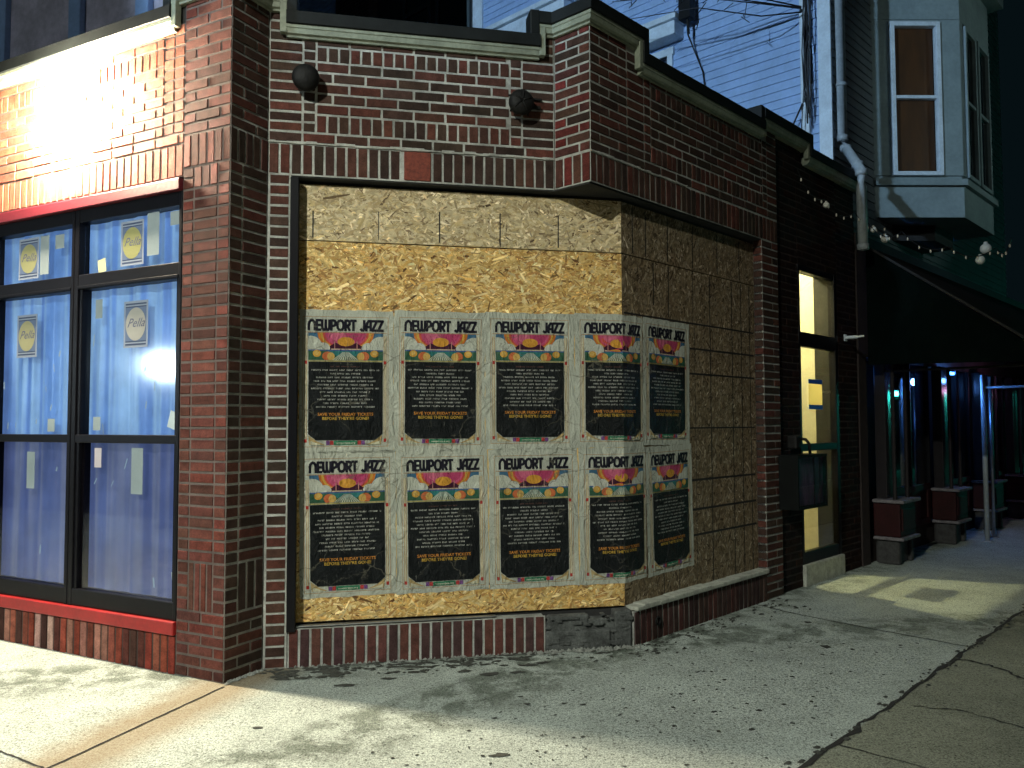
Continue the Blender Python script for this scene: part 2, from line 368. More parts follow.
t = MB(); t.bbox(.868+.008, 1.063-.008, -.004, .02, ZSB+.006, ZST-.012, .006)
o = t.build('tile', M['terracotta'], bld, FM); o['label'] = 'rough orange-red square tile set in the soldier course'
t = MB()                                                         # thick pale mortar smear over the soldier course
x = 0.0
random.seed(3)
while x < LM-.01:
    d = random.uniform(.03, .09); x2 = min(x+d, LM-.002); hh = random.uniform(.012, .022)
    t.bbox(x, x2+.002, -.004-random.random()*.003, .008, ZST-.008+random.uniform(-.003, .003), ZST-.008+hh, .003); x = x2
t.build('mortar_band', M['mortar'], bld, FM)

# --- corner pier: left face belongs to the left wall, right face is its return
w = Wall(FACE); w.pal = [(.088, .032, .026), (.070, .029, .024), (.10, .034, .027), (.115, .032, .025), (.072, .026, .021)]
w.mortar(-.411, 0, 0, 4.27)
z0 = .70
w.stack([-.411, -.313, -.104, 0], z0, ZSB-.14, 34)
w.stack([-.411, -.313], ZSB-.14, ZSB, 2); w.sold(-.313, -.104, ZSB-.14, ZSB, 3); w.stack([-.104, 0], ZSB-.14, ZSB, 2)
w.sold(-.411, 0, ZSB, ZST, 6); w.run(-.411, 0, ZST, 4.27, 13)
w.stack([-.411, -.313], .40, z0, 4); w.sold(-.313, -.104, .40, z0, 4); w.stack([-.104, 0], .40, z0, 4)
w.stack([-.411, -.25, 0], .0, .40, 6) if False else w.run(-.411, 0, 0, .40, 6, 1)
w.build('brick_pier', BRM, bld, FL)
w = Wall(DARK)
w.mortar(0, LP, 0, 4.27)
w.run(0, LP, ZST, 4.27, 13, L=.2135); w.sold(0, LP, ZSB, ZST, 5)
w.stack([0, .105, LP], .70, ZSB, 36); w.stack([0, .105], .40, .70, 4); w.sold(.105, LP, .40, .70, 3); w.run(0, LP, 0, .40, 6)
w.build('brick_pier', BR, bld, FP)

# --- second pier return (square nib that overhangs the boarded corner)
w = Wall(DARK + RED)
w.mortar(0, LQ, ZSB-.002, 4.27); w.sold(0, LQ, ZSB, ZST-.006, 4); w.run(0, LQ, ZST, 4.26, 13)
w.build('brick_pier', BR, bld, FQ)

# --- right wall over the boards, pier at its far end
w = Wall(DARK)
LR = 2.734
w.mortar(0, LR, ZSB-.002, 4.10); w.mortar(0, .54, 4.10, 4.27); w.mortar(2.45, LR, 4.10, 4.2); w.mortar(2.42, LR, 0, ZSB)
w.sold(0, LR, ZSB, ZST-.006); w.run(0, .423, ZST, 4.26, 13)
w.stack([.423, .633], ZST, 4.20, 12)
w.run(.633, 2.547, ZST, 3.452, 1); panel(w, .633, 2.547); w.stack([2.547, LR], ZST, 4.20, 12)
for i in range(46):
    hh = ZSB/46
    if i % 2: w.one(2.42, 2.62, i*hh, (i+1)*hh); w.one(2.62, LR, i*hh, (i+1)*hh)
    else: w.one(2.42, LR, i*hh, (i+1)*hh)
w.build('brick_wall', BR, bld, FR)
FT = FR @ Matrix.Translation((2.42, .088, 0)) @ Matrix.Rotation(R(-90), 4, 'Z')
w = Wall(DARK); w.mortar(0, .088, .26, ZSB-.01); w.stack([0, .094], .0, ZSB, 46); w.build('brick_pier', BR, bld, FT)
t = MB(); x = 0.0
while x < 1.2:
    d = random.uniform(.03, .09); x2 = min(x+d, 1.2)
    t.bbox(x, x2+.002, -.004-random.random()*.003, .008, ZST-.01+random.uniform(-.003, .003), ZST+random.uniform(.0, .01), .003); x = x2
t.build('mortar_band', M['mortar'], bld, FR)
# solid core behind the brick faces so nothing is paper thin
def prism(b, pts, z0, z1, mat=0):
    n = len(pts); b.poly([(p[0], p[1], z0) for p in pts], mat); b.poly([(p[0], p[1], z1) for p in pts], mat)
    for i in range(n):
        p, q = pts[i], pts[(i+1) % n]; b.poly([(p[0], p[1], z0), (q[0], q[1], z0), (q[0], q[1], z1), (p[0], p[1], z1)], mat)
def at(F, x, y): v = F @ Vector((x, y, 0)); return (v.x, v.y)
core = MB()
ins = .014
prism(core, [at(FL, -9, .10), at(FL, -.411, .10), at(FL, -.411, ins), at(FL, -ins, ins), at(FP, LP-.004, ins), at(FQ, .005, .025), at(FQ, LQ-.012, .014), at(FR, 2.72, ins), at(FR, 2.72, .28), at(FR, .3, .28), at(FM, .2, .26), at(FL, -9, .40)], ZSB+.004, 4.06)
prism(core, [at(FL, -.405, ins), at(FL, -ins, ins), at(FP, LP-.004, ins), at(FM, .14, ins), at(FM, .14, .30), at(FL, -.405, .40)], 0, ZSB+.004)
prism(core, [at(FR, 2.425, ins), at(FR, 2.73, ins), at(FR, 2.73, .3), at(FR, 2.425, .3)], 0, ZSB+.004)
prism(core, [at(FL, -.48, ins), at(FL, -ins, ins), at(FP, LP-.004, ins), at(FM, .10, ins), at(FM, .10, .25), at(FL, -.48, .25)], 4.06, 4.24)
prism(core, [at(FM, 1.81, ins), at(FQ, .005, .025), at(FQ, LQ-.012, .014), at(FR, .5, ins), at(FR, .5, .25), at(FM, 1.81, .25)], 4.06, 4.24)
core.build('wall_core', M['soffit'], bld)

# --- soffit over the boarded window, black backing behind the boards
t = MB()
prism(t, [at(FM, .14, .012), at(FM, LM-.004, .012), at(FR, .012, .02), at(FR, 2.42, .012), at(FR, 2.42, .26), at(FR, .33, .24), at(FM, .14, .24)], ZSB-.012, ZSB-.001)
t.build('soffit', M['soffit'], bld)
t = MB(); t.box(.145, KM+.02, MREC+.02, MREC+.05, .1, ZSB-.012); t.build('backing', M['soffit'], bld, FM)
t = MB(); t.box(KR, 2.43, RREC+.02, RREC+.05, .1, ZSB-.012); t.build('backing', M['soffit'], bld, FR)
t = MB(); t.bbox(.142, .196, -.018, MREC+.03, .225, ZSB-.02, .004); t.build('window_frame', M['black'], bld, FM)

# --- base course
w = Wall([(.085, .036, .030), (.07, .033, .029), (.10, .04, .033), (.055, .03, .03)])
w.mortar(.15, 1.835, -.02, .243); w.sold(.15, 1.832, -.01, .243); w.b.box(.152, 1.828, .013, MREC+.02, -.02, .236, 1)
w.build('brick_base', BR, bld, FM)
w = Wall([(.055, .03, .026), (.045, .026, .024), (.07, .03, .026)])
w.mortar(.452, 2.42, -.02, .235); w.sold(.452, 2.418, -.01, .235); w.b.box(.46, 2.415, .013, RREC+.02, -.02, .228, 1)
w.build('brick_base', BR, bld, FR)
t = MB()
random.seed(5)
t.bbox(1.836, 2.45, .02, .12, -.02, .20, .012); t.bbox(1.84, 2.30, .002, .08, -.02, .13, .015)
t.bbox(2.33, 2.452, .004, .10, -.02, .25, .012); t.bbox(1.85, 2.15, .012, .08, .10, .235, .02)
for i in range(40):
    x, z = random.uniform(1.85, 2.42), random.uniform(0, .23); a = random.uniform(.008, .03)
    t.bbox(x-a, x+a*1.4, .0-random.random()*.006, .05, z-a*.5, z+a*.5, .004)
o = t.build('concrete_base', M['concrete_block'], bld, FM); o['label'] = 'broken dark concrete patch where base bricks are missing'
t = MB()
x = .47
while x < 2.42:
    x2 = min(x+random.uniform(.08, .25), 2.424); t.bbox(x, x2+.003, -.014-random.random()*.006, RREC+.018, .236, .262+random.uniform(0, .012), .006); x = x2
t.build('window_sill', M['concrete_sill'], bld, FR)
t = MB(); t.bbox(.20, 1.5, .018, .06, .246, .254, .002); t.build('window_sill', M['steel'], bld, FM)
hole = MB(); hole.lathe([(.034, 0), (.034, .01), (.024, .01), (.022, -.02), (0, -.02)], T(.73, -.003, .125) @ Matrix.Rotation(R(90), 4, 'X'))
hole.build('drain_pipe', M['iron'], bld, FR)

# ------------------------------------------------------------------ coping and moulding swept round the plan
def sweep(name, pts, prof, mat, parent):
    """pts: plan points left to right; prof: (outward, z) closed profile; mitred at the corners"""
    pts = [Vector(p) for p in pts]; b = MB(); rings = []
    for i, p in enumerate(pts):
        d0 = (p - pts[i-1]).normalized() if i else (pts[1]-p).normalized()
        d1 = (pts[i+1]-p).normalized() if i < len(pts)-1 else d0
        n0, n1 = Vector((d0.y, -d0.x)), Vector((d1.y, -d1.x)); m = (n0+n1); m = m / max(.35, m.dot(n0)) 
        n = len(b.v); b.v += [(p.x+m.x*u, p.y+m.y*u, z) for u, z in prof]; rings.append(n)
    k = len(prof)
    for a, c in zip(rings, rings[1:]):
        for i in range(k): b.f.append((a+i, a+(i+1) % k, c+(i+1) % k, c+i)); b.m.append(0); b.c.append((1, 1, 1))
    for r_ in (rings[0], rings[-1]): b.f.append(tuple(r_+i for i in range(k))); b.m.append(0); b.c.append((1, 1, 1))
    return b.build(name, mat, parent)
def W2(F, x): v = F @ Vector((x, 0, 0)); return (v.x, v.y)
runs = [([W2(FL, -9), W2(FL, -.485)], 0), ([W2(FL, -.49), tuple(PC), tuple(A), W2(FM, .112)], .165), ([W2(FM, .108), W2(FM, 1.806)], 0),
        ([W2(FM, 1.80), tuple(B), tuple(C), W2(FR, .56)], .165), ([W2(FR, .556), W2(FR, 2.42)], -.012),
        ([W2(FR, 2.415), W2(FR, 2.86), W2(FR, 3.36)], .10), ([W2(FR, 3.355), W2(FR, 4.62)], -.03)]
for pts, dz in runs:
    z = ZC + dz
    sweep('moulding', pts, [(-.06, z), (.020, z), (.024, z+.012), (.040, z+.02), (.046, z+.05), (.052, z+.055), (.052, z+.078), (-.06, z+.078)], M['mould'], bld)
    zz = z+.080
    sweep('coping', pts, [(-.10, zz), (.060, zz-.004), (.066, zz), (.066, zz+.078), (.055, zz+.086), (-.10, zz+.095)], M['coping'], bld)
# vertical returns of moulding and coping where the parapet steps
def step(F, x, z0, z1, side):
    t = MB(); t.bbox(x-.022, x+.022, -.050, .0, z0+.02, z1+.06, .005); t.build('moulding', M['mould'], bld, F)
    x2 = x + side*.06
    t = MB(); t.bbox(min(x+side*.022, x2+side*.03), max(x+side*.022, x2+side*.03), -.058, .09, z0+.085, z1+.172, .008); t.build('coping', M['coping'], bld, F)
step(FL, -.47, ZC, ZC+.165, -1); step(FM, .09, ZC, ZC+.165, 1); step(FM, 1.825, ZC, ZC+.165, -1); step(FR, .54, ZC, ZC+.165, 1)
step(FR, 2.44, ZC, ZC+.10, -1); step(FR, 3.34, ZC, ZC+.10, 1)
t = MB(); t.poly([(*at(FL, -9, .05), 4.02), (*at(FL, -.1, .05), 4.02), (*at(FM, .1, .1), 4.02), (*at(FM, 1.8, .1), 4.02), (*at(FR, .2, .1), 4.02), (*at(FR, 4.6, .1), 4.02), (*at(FR, 3.0, 1.9), 4.02), (*at(FL, -9, 3.0), 4.02)])
t.build('roof', M['roof'], bld)

# ------------------------------------------------------------------ left shop front: brick, red beam, windows, base
w = Wall([(.24, .085, .05), (.28, .095, .06), (.2, .07, .045)])
w.mortar(-9, -.411, 3.12, 4.12); w.sold(-9+.0, -.411, 3.12, 3.335, 122); w.run(-9, -.411, 3.335, 3.405, 1)
w.run(-9, -.60, 3.405, 3.87, 7); w.stack([-.60, -.504, -.411], 3.405, 4.12, 10); w.sold(-9, -.60, 3.87, 3.99, 120); w.run(-9, -.6, 3.99, 4.12, 2)
w.build('brick_wall', BRM, bld, FL)
w = Wall(PAINT)
w.mortar(-9, -.411, -.02, .236, mat=1); w.sold(-9, -.411, -.01, .236, 122); w.b.box(-9, -.42, .014, .2, -.02, .226, 1)
w.build('brick_base', BRD, bld, FL)
t = MB(); t.bbox(-9, -.413, -.03, .06, 3.03, 3.105, .006); o = t.build('beam', surf('beam_red_paint', (.11, .008, .016), .5, .2, 5, 40, .15), bld, FL); o['label'] = 'red painted beam over the shop windows'  # darker, pinker red than the sill
t = MB(); t.bbox(-9, -.413, -.022, .10, .238, .322, .008); o = t.build('window_sill', M['redbeam'], bld, FL); o['label'] = 'bright red sill under the blue windows'

def stroke(b, pts, th, lay, col, mat=0):
    """thick polyline in the x,z plane"""
    for p, q in zip(pts, pts[1:]):
        p, q = Vector(p), Vector(q); d = q-p
        if d.length < 1e-6: continue
        d.normalize(); n = Vector((-d.y, d.x))*th/2; e = d*th*.38
        lay[0] += 1; y = -lay[0]*.00003
        b.poly([(v.x, y, v.y) for v in (p-e-n, q+e-n, q+e+n, p-e+n)], mat, col)
def text_mesh(txt, size, shear=0, bold=.0):
    cu = bpy.data.curves.new('t', 'FONT'); cu.body = txt; cu.size = size; cu.shear = shear; cu.align_x = 'CENTER'; cu.resolution_u = 2; cu.offset = bold
    o = bpy.data.objects.new('t', cu); COL.objects.link(o); dg = bpy.context.evaluated_depsgraph_get(); dg.update()
    me = bpy.data.meshes.new_from_object(o.evaluated_get(dg)); bpy.data.objects.remove(o)
    vs = [tuple(v.co) for v in me.vertices]; fs = [tuple(p.vertices) for p in me.polygons]; bpy.data.meshes.remove(me); bpy.data.curves.remove(cu); return vs, fs
def add_text(b, txt, x, z, size, y, col, shear=0, bold=0, width=None, mat=0):
    vs, fs = text_mesh(txt, size, shear, bold); k = 1
    if width:
        ww = max(v[0] for v in vs)-min(v[0] for v in vs); k = width/ww
    n = len(b.v); b.v += [(x+v[0]*k, y, z+v[1]) for v in vs]
    for f in fs: b.f.append(tuple(n+i for i in f)); b.m.append(mat); b.c.append(col)
def ell(cx, cz, rx, rz, n=28, a0=0, a1=360): return [(cx+rx*math.cos(R(a0+(a1-a0)*i/n)), cz+rz*math.sin(R(a0+(a1-a0)*i/n))) for i in range(n + (0 if a1-a0 == 360 else 1))]

def sticker(win, x, z, wd, hh, round_col):
    b = MB(); y = .030
    W_ = (.24, .28, .36); D = (.05, .07, .13)
    def rc(x0, x1, z0, z1, k, c): b.poly([(x0, y-k*.0003, z0), (x1, y-k*.0003, z0), (x1, y-k*.0003, z1), (x0, y-k*.0003, z1)], 0, c)
    rc(x, x+wd, z, z+hh, 1, W_); rc(x+wd*.07, x+wd*.93, z+hh*.05, z+hh*.95, 2, D)
    rc(x+wd*.07, x+wd*.93, z+hh*.085, z+hh*.115, 3, W_); rc(x+wd*.07, x+wd*.93, z+hh*.885, z+hh*.915, 3, W_)
    rc(x+wd*.07, x+wd*.93, z+hh*.14, z+hh*.86, 4, (.11, .15, .25))
    b.poly([(p[0], y-.0018, p[1]) for p in ell(x+wd/2, z+hh/2, wd*.41, hh*.355)], 0, round_col)
    add_text(b, 'Pella', x+wd/2, z+hh*.44, hh*.27, y-.0024, (.10, .11, .18), .45, 0, wd*.72)
    b.keep = True; b.build('sticker', M['sticker'], win, FL)
def label_paper(win, x, z, wd, hh, rot=0, c=(.24, .29, .31), nm='paper_label'):
    b = MB(); y = .0295; ca, sa = math.cos(rot), math.sin(rot)
    b.poly([(x+u*ca-v*sa, y, z+u*sa+v*ca) for u, v in ((-wd/2, -hh/2), (wd/2, -hh/2), (wd/2, hh/2), (-wd/2, hh/2))], 0, c); b.keep = True
    b.build(nm, M['sticker'], win, FL)
def left_window(s0, s1, idx):
    """s0..s1: from right to left edge, metres from the pier corner"""
    x0, x1 = -s1, -s0
    f = MB(); D0, D1 = .0, .10
    f.bbox(x0, x0+.045, D0, D1, .322, 3.03, .005); f.bbox(x1-.03, x1, D0, D1, .322, 3.03, .005)
    f.bbox(x0+.04, x1-.025, D0+.004, D1-.004, 2.94, 3.03, .004)           # head
    f.bbox(x0+.04, x1-.025, D0+.003, D1-.002, 2.47, 2.575, .006)          # transom bar
    f.bbox(x0+.04, x1-.025, D0-.006, D0+.02, 2.475, 2.495, .003)
    f.bbox(x0+.04, x1-.025, D0+.002, D1-.002, .325, .435, .006)           # bottom rail
    f.bbox(x0+.04, x1-.025, D0+.002, D1-.004, 1.42, 1.475, .006)          # middle rail
    f.bbox(x0+.04, x0+.075, .012, .085, .43, 2.475, .004); f.bbox(x1-.055, x1-.02, .012, .085, .43, 2.475, .004)
    f.bbox(x0+.04, x0+.10, .035, .085, .43, 1.43, .004)
    win = f.build('window', M['black'], bld, FL)
    for z0, z1 in ((2.575, 2.94), (1.475, 2.47), (.435, 1.42)):
        g = MB(); g.box(x0+.06, x1-.03, .034, .040, z0, z1); g.build('pane', M['glass_film'] if z0 > 1 else M['glass_low'], win, FL)
    g = MB()                                                            # sheeting with soft vertical folds
    n = 60
    def fy(x): return .088 + .006*math.sin(x*23+idx) + .004*math.sin(x*51+2)
    xs = [x0+.05+(x1-.03-x0-.05)*i/n for i in range(n+1)]
    for a, c in zip(xs, xs[1:]):
        g.poly([(a, fy(a), .43), (c, fy(c), .43), (c, fy(c), 2.95), (a, fy(a), 2.95)])
    g.build('plastic_sheet', M['film'], win, FL, smooth=True)
    return win
w1 = left_window(.413, 1.47, 0); w2 = left_window(1.475, 2.46, 3); w3 = left_window(2.465, 3.45, 5); w4 = left_window(3.455, 4.45, 7)
sticker(w1, -1.03, 2.60, .225, .30, (.27, .27, .12)); label_paper(w1, -.715, 2.79, .115, .285); label_paper(w1, -.50, 2.87, .11, .09); label_paper(w1, -1.22, 2.625, .08, .09, .15, (.5, .5, .3))
sticker(w1, -.985, 2.05, .235, .31, (.32, .32, .30)); label_paper(w1, -1.24, 2.33, .07, .13); label_paper(w1, -1.24, 1.55, .075, .09); label_paper(w1, -.50, 1.57, .08, .11, -.3, (.38, .46, .5))
label_paper(w1, -1.22, 1.32, .07, .13, .0, (.5, .45, .48)); label_paper(w1, -.83, 1.24, .11, .30); label_paper(w1, -.46, .56, .05, .12, .2)
sticker(w2, -2.15, 2.60, .235, .30, (.27, .27, .14)); label_paper(w2, -1.85, 2.76, .10, .28); label_paper(w2, -1.68, 2.84, .10, .10)
sticker(w2, -2.15, 2.03, .235, .31, (.30, .29, .17)); label_paper(w2, -1.73, 1.54, .08, .09); label_paper(w2, -1.95, 1.22, .09, .26)
random.seed(11)
for win, xa, xb in ((w1, -1.3, -.5), (w2, -2.3, -1.65)):                 # scraps of tape and smears left on the glass
    for i in range(11):
        label_paper(win, random.uniform(xa, xb), random.choice((random.uniform(1.5, 2.4), random.uniform(.5, 1.35))), random.uniform(.006, .014), random.uniform(.03, .08), random.uniform(-.6, .6), (.20, .28, .38), 'tape_scrap')

# ------------------------------------------------------------------ strand board sheets
def clip(poly, x0, x1, z0, z1):
    def half(P, inside, inter):
        out = []
        for i in range(len(P)):
            a, b = P[i-1], P[i]; ia, ib = inside(a), inside(b)
            if ia != ib: out.append(inter(a, b))
            if ib: out.append(b)
        return out
    def ix(k, v): return lambda a, b: tuple(a[j]+(b[j]-a[j])*((v-a[k])/(b[k]-a[k])) for j in (0, 1))
    for k, v, sg in ((0, x0, 1), (0, x1, -1), (1, z0, 1), (1, z1, -1)):
        if not poly: return []
        poly = half(poly, lambda p, k=k, v=v, sg=sg: sg*(p[k]-v) >= 0, ix(k, v))
    return poly
FRONT_TOP = [(.45, .37, .22), (.51, .42, .25), (.37, .29, .16), (.57, .48, .31), (.31, .23, .12), (.43, .33, .16)]
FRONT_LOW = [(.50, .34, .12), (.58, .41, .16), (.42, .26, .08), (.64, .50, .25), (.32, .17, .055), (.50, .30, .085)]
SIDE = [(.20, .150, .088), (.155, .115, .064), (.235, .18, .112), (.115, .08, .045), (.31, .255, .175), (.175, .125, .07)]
def board(label, F, x0, x1, z0, z1, y, pal, den, lines=(), bias=0, seed=1, hide=None):
    random.seed(seed); b = MB(); b.box(x0, x1, y, y+.012, z0, z1, 0, pal[1]); b.keep = True
    n = int((x1-x0)*(z1-z0)*den)
    for i in range(n):
        cx, cz = random.uniform(x0-.02, x1+.02), random.uniform(z0-.02, z1+.02)
        if hide and hide[0] < cx < hide[1] and hide[2] < cz < hide[3]: continue
        L = random.lognormvariate(-3.2, .5)*1.0; wd = min(L*.45, random.uniform(.005, .021)); a = random.gauss(bias, .75)
        ca, sa = math.cos(a), math.sin(a)
        loc = [(-L/2, -wd*random.uniform(.1, .5)), (-L*.1, -wd/2), (L/2, -wd*random.uniform(.0, .5)), (L/2*random.uniform(.8, 1.1), wd*random.uniform(.1, .5)), (0, wd/2), (-L/2*random.uniform(.7, 1), wd*random.uniform(.1, .5))]
        P = clip([(cx+u*ca-v*sa, cz+u*sa+v*ca) for u, v in loc], x0, x1, z0, z1)
        if len(P) < 3: continue
        c = random.choice(pal); k = random.lognormvariate(0, .22); r_ = random.random()
        if r_ < .06: c = (c[0]*.35, c[1]*.3, c[2]*.28)
        elif r_ > .93: c = (min(.75, c[0]*1.35), min(.68, c[1]*1.35), c[2]*1.45)
        tl = random.uniform(-.0004, .0004); yy = y - .0006 - random.random()*.0016
        b.poly([(p[0], yy+tl*((p[0]-cx)/L), p[1]) for p in P], 0, (c[0]*k, c[1]*k, c[2]*k))
    for l in lines:      # stamped guide lines
        (xa, za, xb, zb, th) = l; d = Vector((xb-xa, zb-za)); nn = Vector((-d.y, d.x)).normalized()*th/2; m = 6
        for i in range(m):
            p, q = Vector((xa, za))+d*i/m, Vector((xa, za))+d*(i+1)/m
            b.poly([(v.x, y-.0027, v.y) for v in (p-nn*random.uniform(.7, 1.1), q-nn, q+nn*random.uniform(.7, 1.1), p+nn)], 1, (0, 0, 0))
    o = b.build('strand_board', [M['osb'], M['ink']], None, F); return tag(o, label, 'wooden board', 'strand boards nailed over the corner window')
Zs = 2.755
sl = [(.283, 2.775, .283, 2.955, .010), (.711, 2.775, .711, 2.97, .006), (1.123, 2.775, 1.123, 2.99, .010), (1.544, 2.775, 1.544, 3.0, .010), (1.960, 2.775, 1.962, 3.0, .010)]
board('pale narrow strand board with short black marks, right above the wide orange board', FM, .165, KM, Zs+.004, ZOT, MREC, FRONT_TOP, 5200, sl, 0, 21)
board('wide orange-brown strand board facing the street, most of it under posters', FM, .165, KM, ZOB, Zs-.004, MREC, FRONT_LOW, 5200, [], .1, 22, (.24, 2.42, .46, 2.26))
xs1 = [.587, .752, 1.046, 1.407, 1.79, 2.16]; xs2 = [.70, 1.02, 1.66, 2.03, 2.21]
top = [(x, Zs+.02, x, ZOT-.02, .013) for x in xs1]
low = [(x, ZOB, x, 2.74, .013) for x in (1.66, 2.02, 2.18, 2.33)] + [(.849, 2.42, .849, 2.74, .013), (1.052, 2.35, 1.052, 2.74, .013), (1.40, 2.35, 1.40, 2.74, .007), (.95, ZOB, .95, .42, .009), (1.16, ZOB, 1.16, .42, .009), (1.42, ZOB, 1.42, 2.3, .006)]
low += [(KR+.02, z, 2.40, z+.0, th) for z, th in ((2.33, .015), (2.13, .017), (1.93, .016), (1.50, .012), (1.09, .019), (.86, .019), (.66, .018))]
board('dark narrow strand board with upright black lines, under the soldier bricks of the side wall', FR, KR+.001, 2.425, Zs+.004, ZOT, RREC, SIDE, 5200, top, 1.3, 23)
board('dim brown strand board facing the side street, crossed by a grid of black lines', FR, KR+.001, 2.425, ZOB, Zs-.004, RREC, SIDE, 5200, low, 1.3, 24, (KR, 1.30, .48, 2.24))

# ------------------------------------------------------------------ posters
LET = {  # stroke letters on a 1 x 1 grid, art-deco proportions
 'N': (.76, [[(.06, 0), (.06, .55), (.12, .80), (.26, .96), (.38, 1), (.50, .96), (.64, .80), (.70, .55), (.70, 0)]]),
 'E': (.48, [[(.44, 1), (.06, 1), (.06, 0), (.44, 0)], [(.06, .5), (.38, .5)]]),
 'W': (.92, [[(.06, 1), (.06, .4), (.10, .15), (.22, 0), (.34, 0), (.43, .12), (.46, .4), (.46, 1)], [(.46, .4), (.50, .15), (.60, 0), (.72, 0), (.82, .12), (.86, .4), (.86, 1)]]),
 'P': (.56, [[(.06, 0), (.06, 1), (.28, 1), (.42, .95), (.50, .82), (.50, .62), (.42, .48), (.28, .42), (.06, .42)]]),
 'O': (.80, [[(.40, 1), (.22, .95), (.10, .78), (.06, .5), (.10, .22), (.22, .05), (.40, 0), (.58, .05), (.70, .22), (.74, .5), (.70, .78), (.58, .95), (.40, 1)]]),
 'R': (.56, [[(.06, 0), (.06, 1), (.28, 1), (.42, .95), (.50, .82), (.50, .64), (.42, .52), (.28, .47), (.06, .47)], [(.24, .47), (.50, 0)]]),
 'T': (.54, [[(.02, 1), (.52, 1)], [(.27, 1), (.27, 0)]]),
 'J': (.48, [[(.40, 1), (.40, .3), (.36, .1), (.26, 0), (.14, 0), (.04, .08)]]),
 'A': (.60, [[(.06, 0), (.06, .45), (.14, .75), (.30, 1), (.54, 1), (.54, 0)], [(.06, .36), (.54, .36)]]),
 'Z': (.56, [[(.04, 1), (.52, 1), (.04, 0), (.54, 0)]]), ' ': (.34, [])}
def title(b, txt, x0, x1, z, h, lay):
    tot = sum(LET[c][0]+.10 for c in txt)-.10; k = (x1-x0)/tot; x = x0; th = h*.215
    for c in txt:
        wd, st = LET[c]
        for s_ in st: stroke(b, [(x+p[0]*k, z+p[1]*h*(1-.2)+h*.1) for p in s_], th, lay, (.012, .012, .02))
        x += (wd+.10)*k
CREAM = (.50, .49, .36); PAPER = (.43, .45, .385); TAN = (.36, .22, .10); BLACK = (.010, .012, .013)
def poster(label, q0, zb, pw, ph, sheet, tilt, seed):
    random.seed(seed)
    lay = [0]; meshes = []
    def mk(): b = MB(); b.keep = True; return b
    def P(b, pts, col, c=None):
        pts = clip(pts, *c) if c else pts
        if len(pts) < 3: return
        lay[0] += 1; b.poly([(p[0], -.0006-lay[0]*.00003, p[1]) for p in pts], 0, col)
    def rect(b, x0, x1, z0, z1, col): P(b, [(x0, z0), (x1, z0), (x1, z1), (x0, z1)], col)
    # sheet with a slightly torn outline, gridded so that it can sag
    s = mk(); sx0, sx1, sz0, sz1 = sheet; nx, nz = 14, 20
    for i in range(nx):
        for j in range(nz):
            def g(a, c):
                x = sx0+(sx1-sx0)*a/nx; z = sz0+(sz1-sz0)*c/nz
                rr = random.Random(hash((seed, a, c)) & 0xffff)
                if a in (0, nx): x += rr.uniform(-.006, .002)*(-1 if a else 1)*-1
                if c in (0, nz): z += rr.uniform(-.005, .003)
                return (x, .0, z)
            s.poly([g(i, j), g(i+1, j), g(i+1, j+1), g(i, j+1)], 0, PAPER)
    meshes.append(('sheet', s, 'paper'))
    b = mk()    # ruled border
    L_ = .0032
    for x0, x1, z0, z1 in ((0, pw, ph-L_, ph), (0, pw, 0, L_), (0, L_, 0, ph), (pw-L_, pw, 0, ph)): rect(b, x0, x1, z0, z1, TAN)
    rect(b, .012, .030, .03, .735, (.42, .30, .17)); rect(b, pw-.030, pw-.012, .03, .735, (.42, .30, .17))
    rect(b, .017, .025, .03, .735, CREAM); rect(b, pw-.025, pw-.017, .03, .735, CREAM)
    rect(b, .034, pw-.034, ph-.298, ph-.292, (.42, .36, .12)); rect(b, .012, pw-.012, ph-.107, ph-.103, TAN)
    for x in (.012, pw-.030):
        for z in (.545, .03): rect(b, x, x+.018, z, z+.022, (.38, .04, .03))
    meshes.append(('border', b, 'print'))
    t = mk(); l2 = [lay[0]+24]; title(t, 'NEWPORT JAZZ', .036, pw-.036, ph-.096, .078, l2); lay[0] = l2[0]
    meshes.append(('title_text', t, 'print'))
    i_ = mk(); X0, X1, Z0, Z1 = .036, pw-.036, ph-.288, ph-.108; c = (X0, X1, Z0, Z1); cx = pw/2
    W_, H_ = X1-X0, Z1-Z0
    rect(i_, X0, X1, Z0, Z1, (.05, .13, .22))
    def E(x, z, rx, rz, col, n=24): P(i_, ell(x, z, rx, rz, n), col, c)
    E(cx, Z1-.005, W_*.38, H_*.62, (.50, .16, .03)); E(cx, Z1-.005, W_*.345, H_*.58, (.52, .30, .06)); E(cx, Z1-.005, W_*.31, H_*.55, (.50, .08, .06))
    E(cx, Z1-.002, W_*.28, H_*.52, (.46, .075, .16)); E(cx-.05, Z1, W_*.12, H_*.30, (.52, .12, .20)); E(cx+.06, Z1, W_*.13, H_*.34, (.40, .05, .13))
    P(i_, [(cx-W_*.27, Z0+H_*.42), (cx-W_*.14, Z0+H_*.64), (cx, Z0+H_*.50), (cx+W_*.14, Z0+H_*.64), (cx+W_*.27, Z0+H_*.42), (cx+W_*.27, Z0+H_*.36), (cx-W_*.27, Z0+H_*.36)], (.05, .012, .03), c)
    E(cx, Z0+H_*.68, W_*.115, H_*.17, (.55, .27, .04))
    for sg in (-1, 1): rect(i_, cx+sg*W_*.15-.003, cx+sg*W_*.15+.003, Z0+H_*.36, Z0+H_*.70, (.42, .20, .17))
    rect(i_, cx-W_*.2, cx+W_*.2, Z0+H_*.37, Z0+H_*.42, (.5, .38, .26))
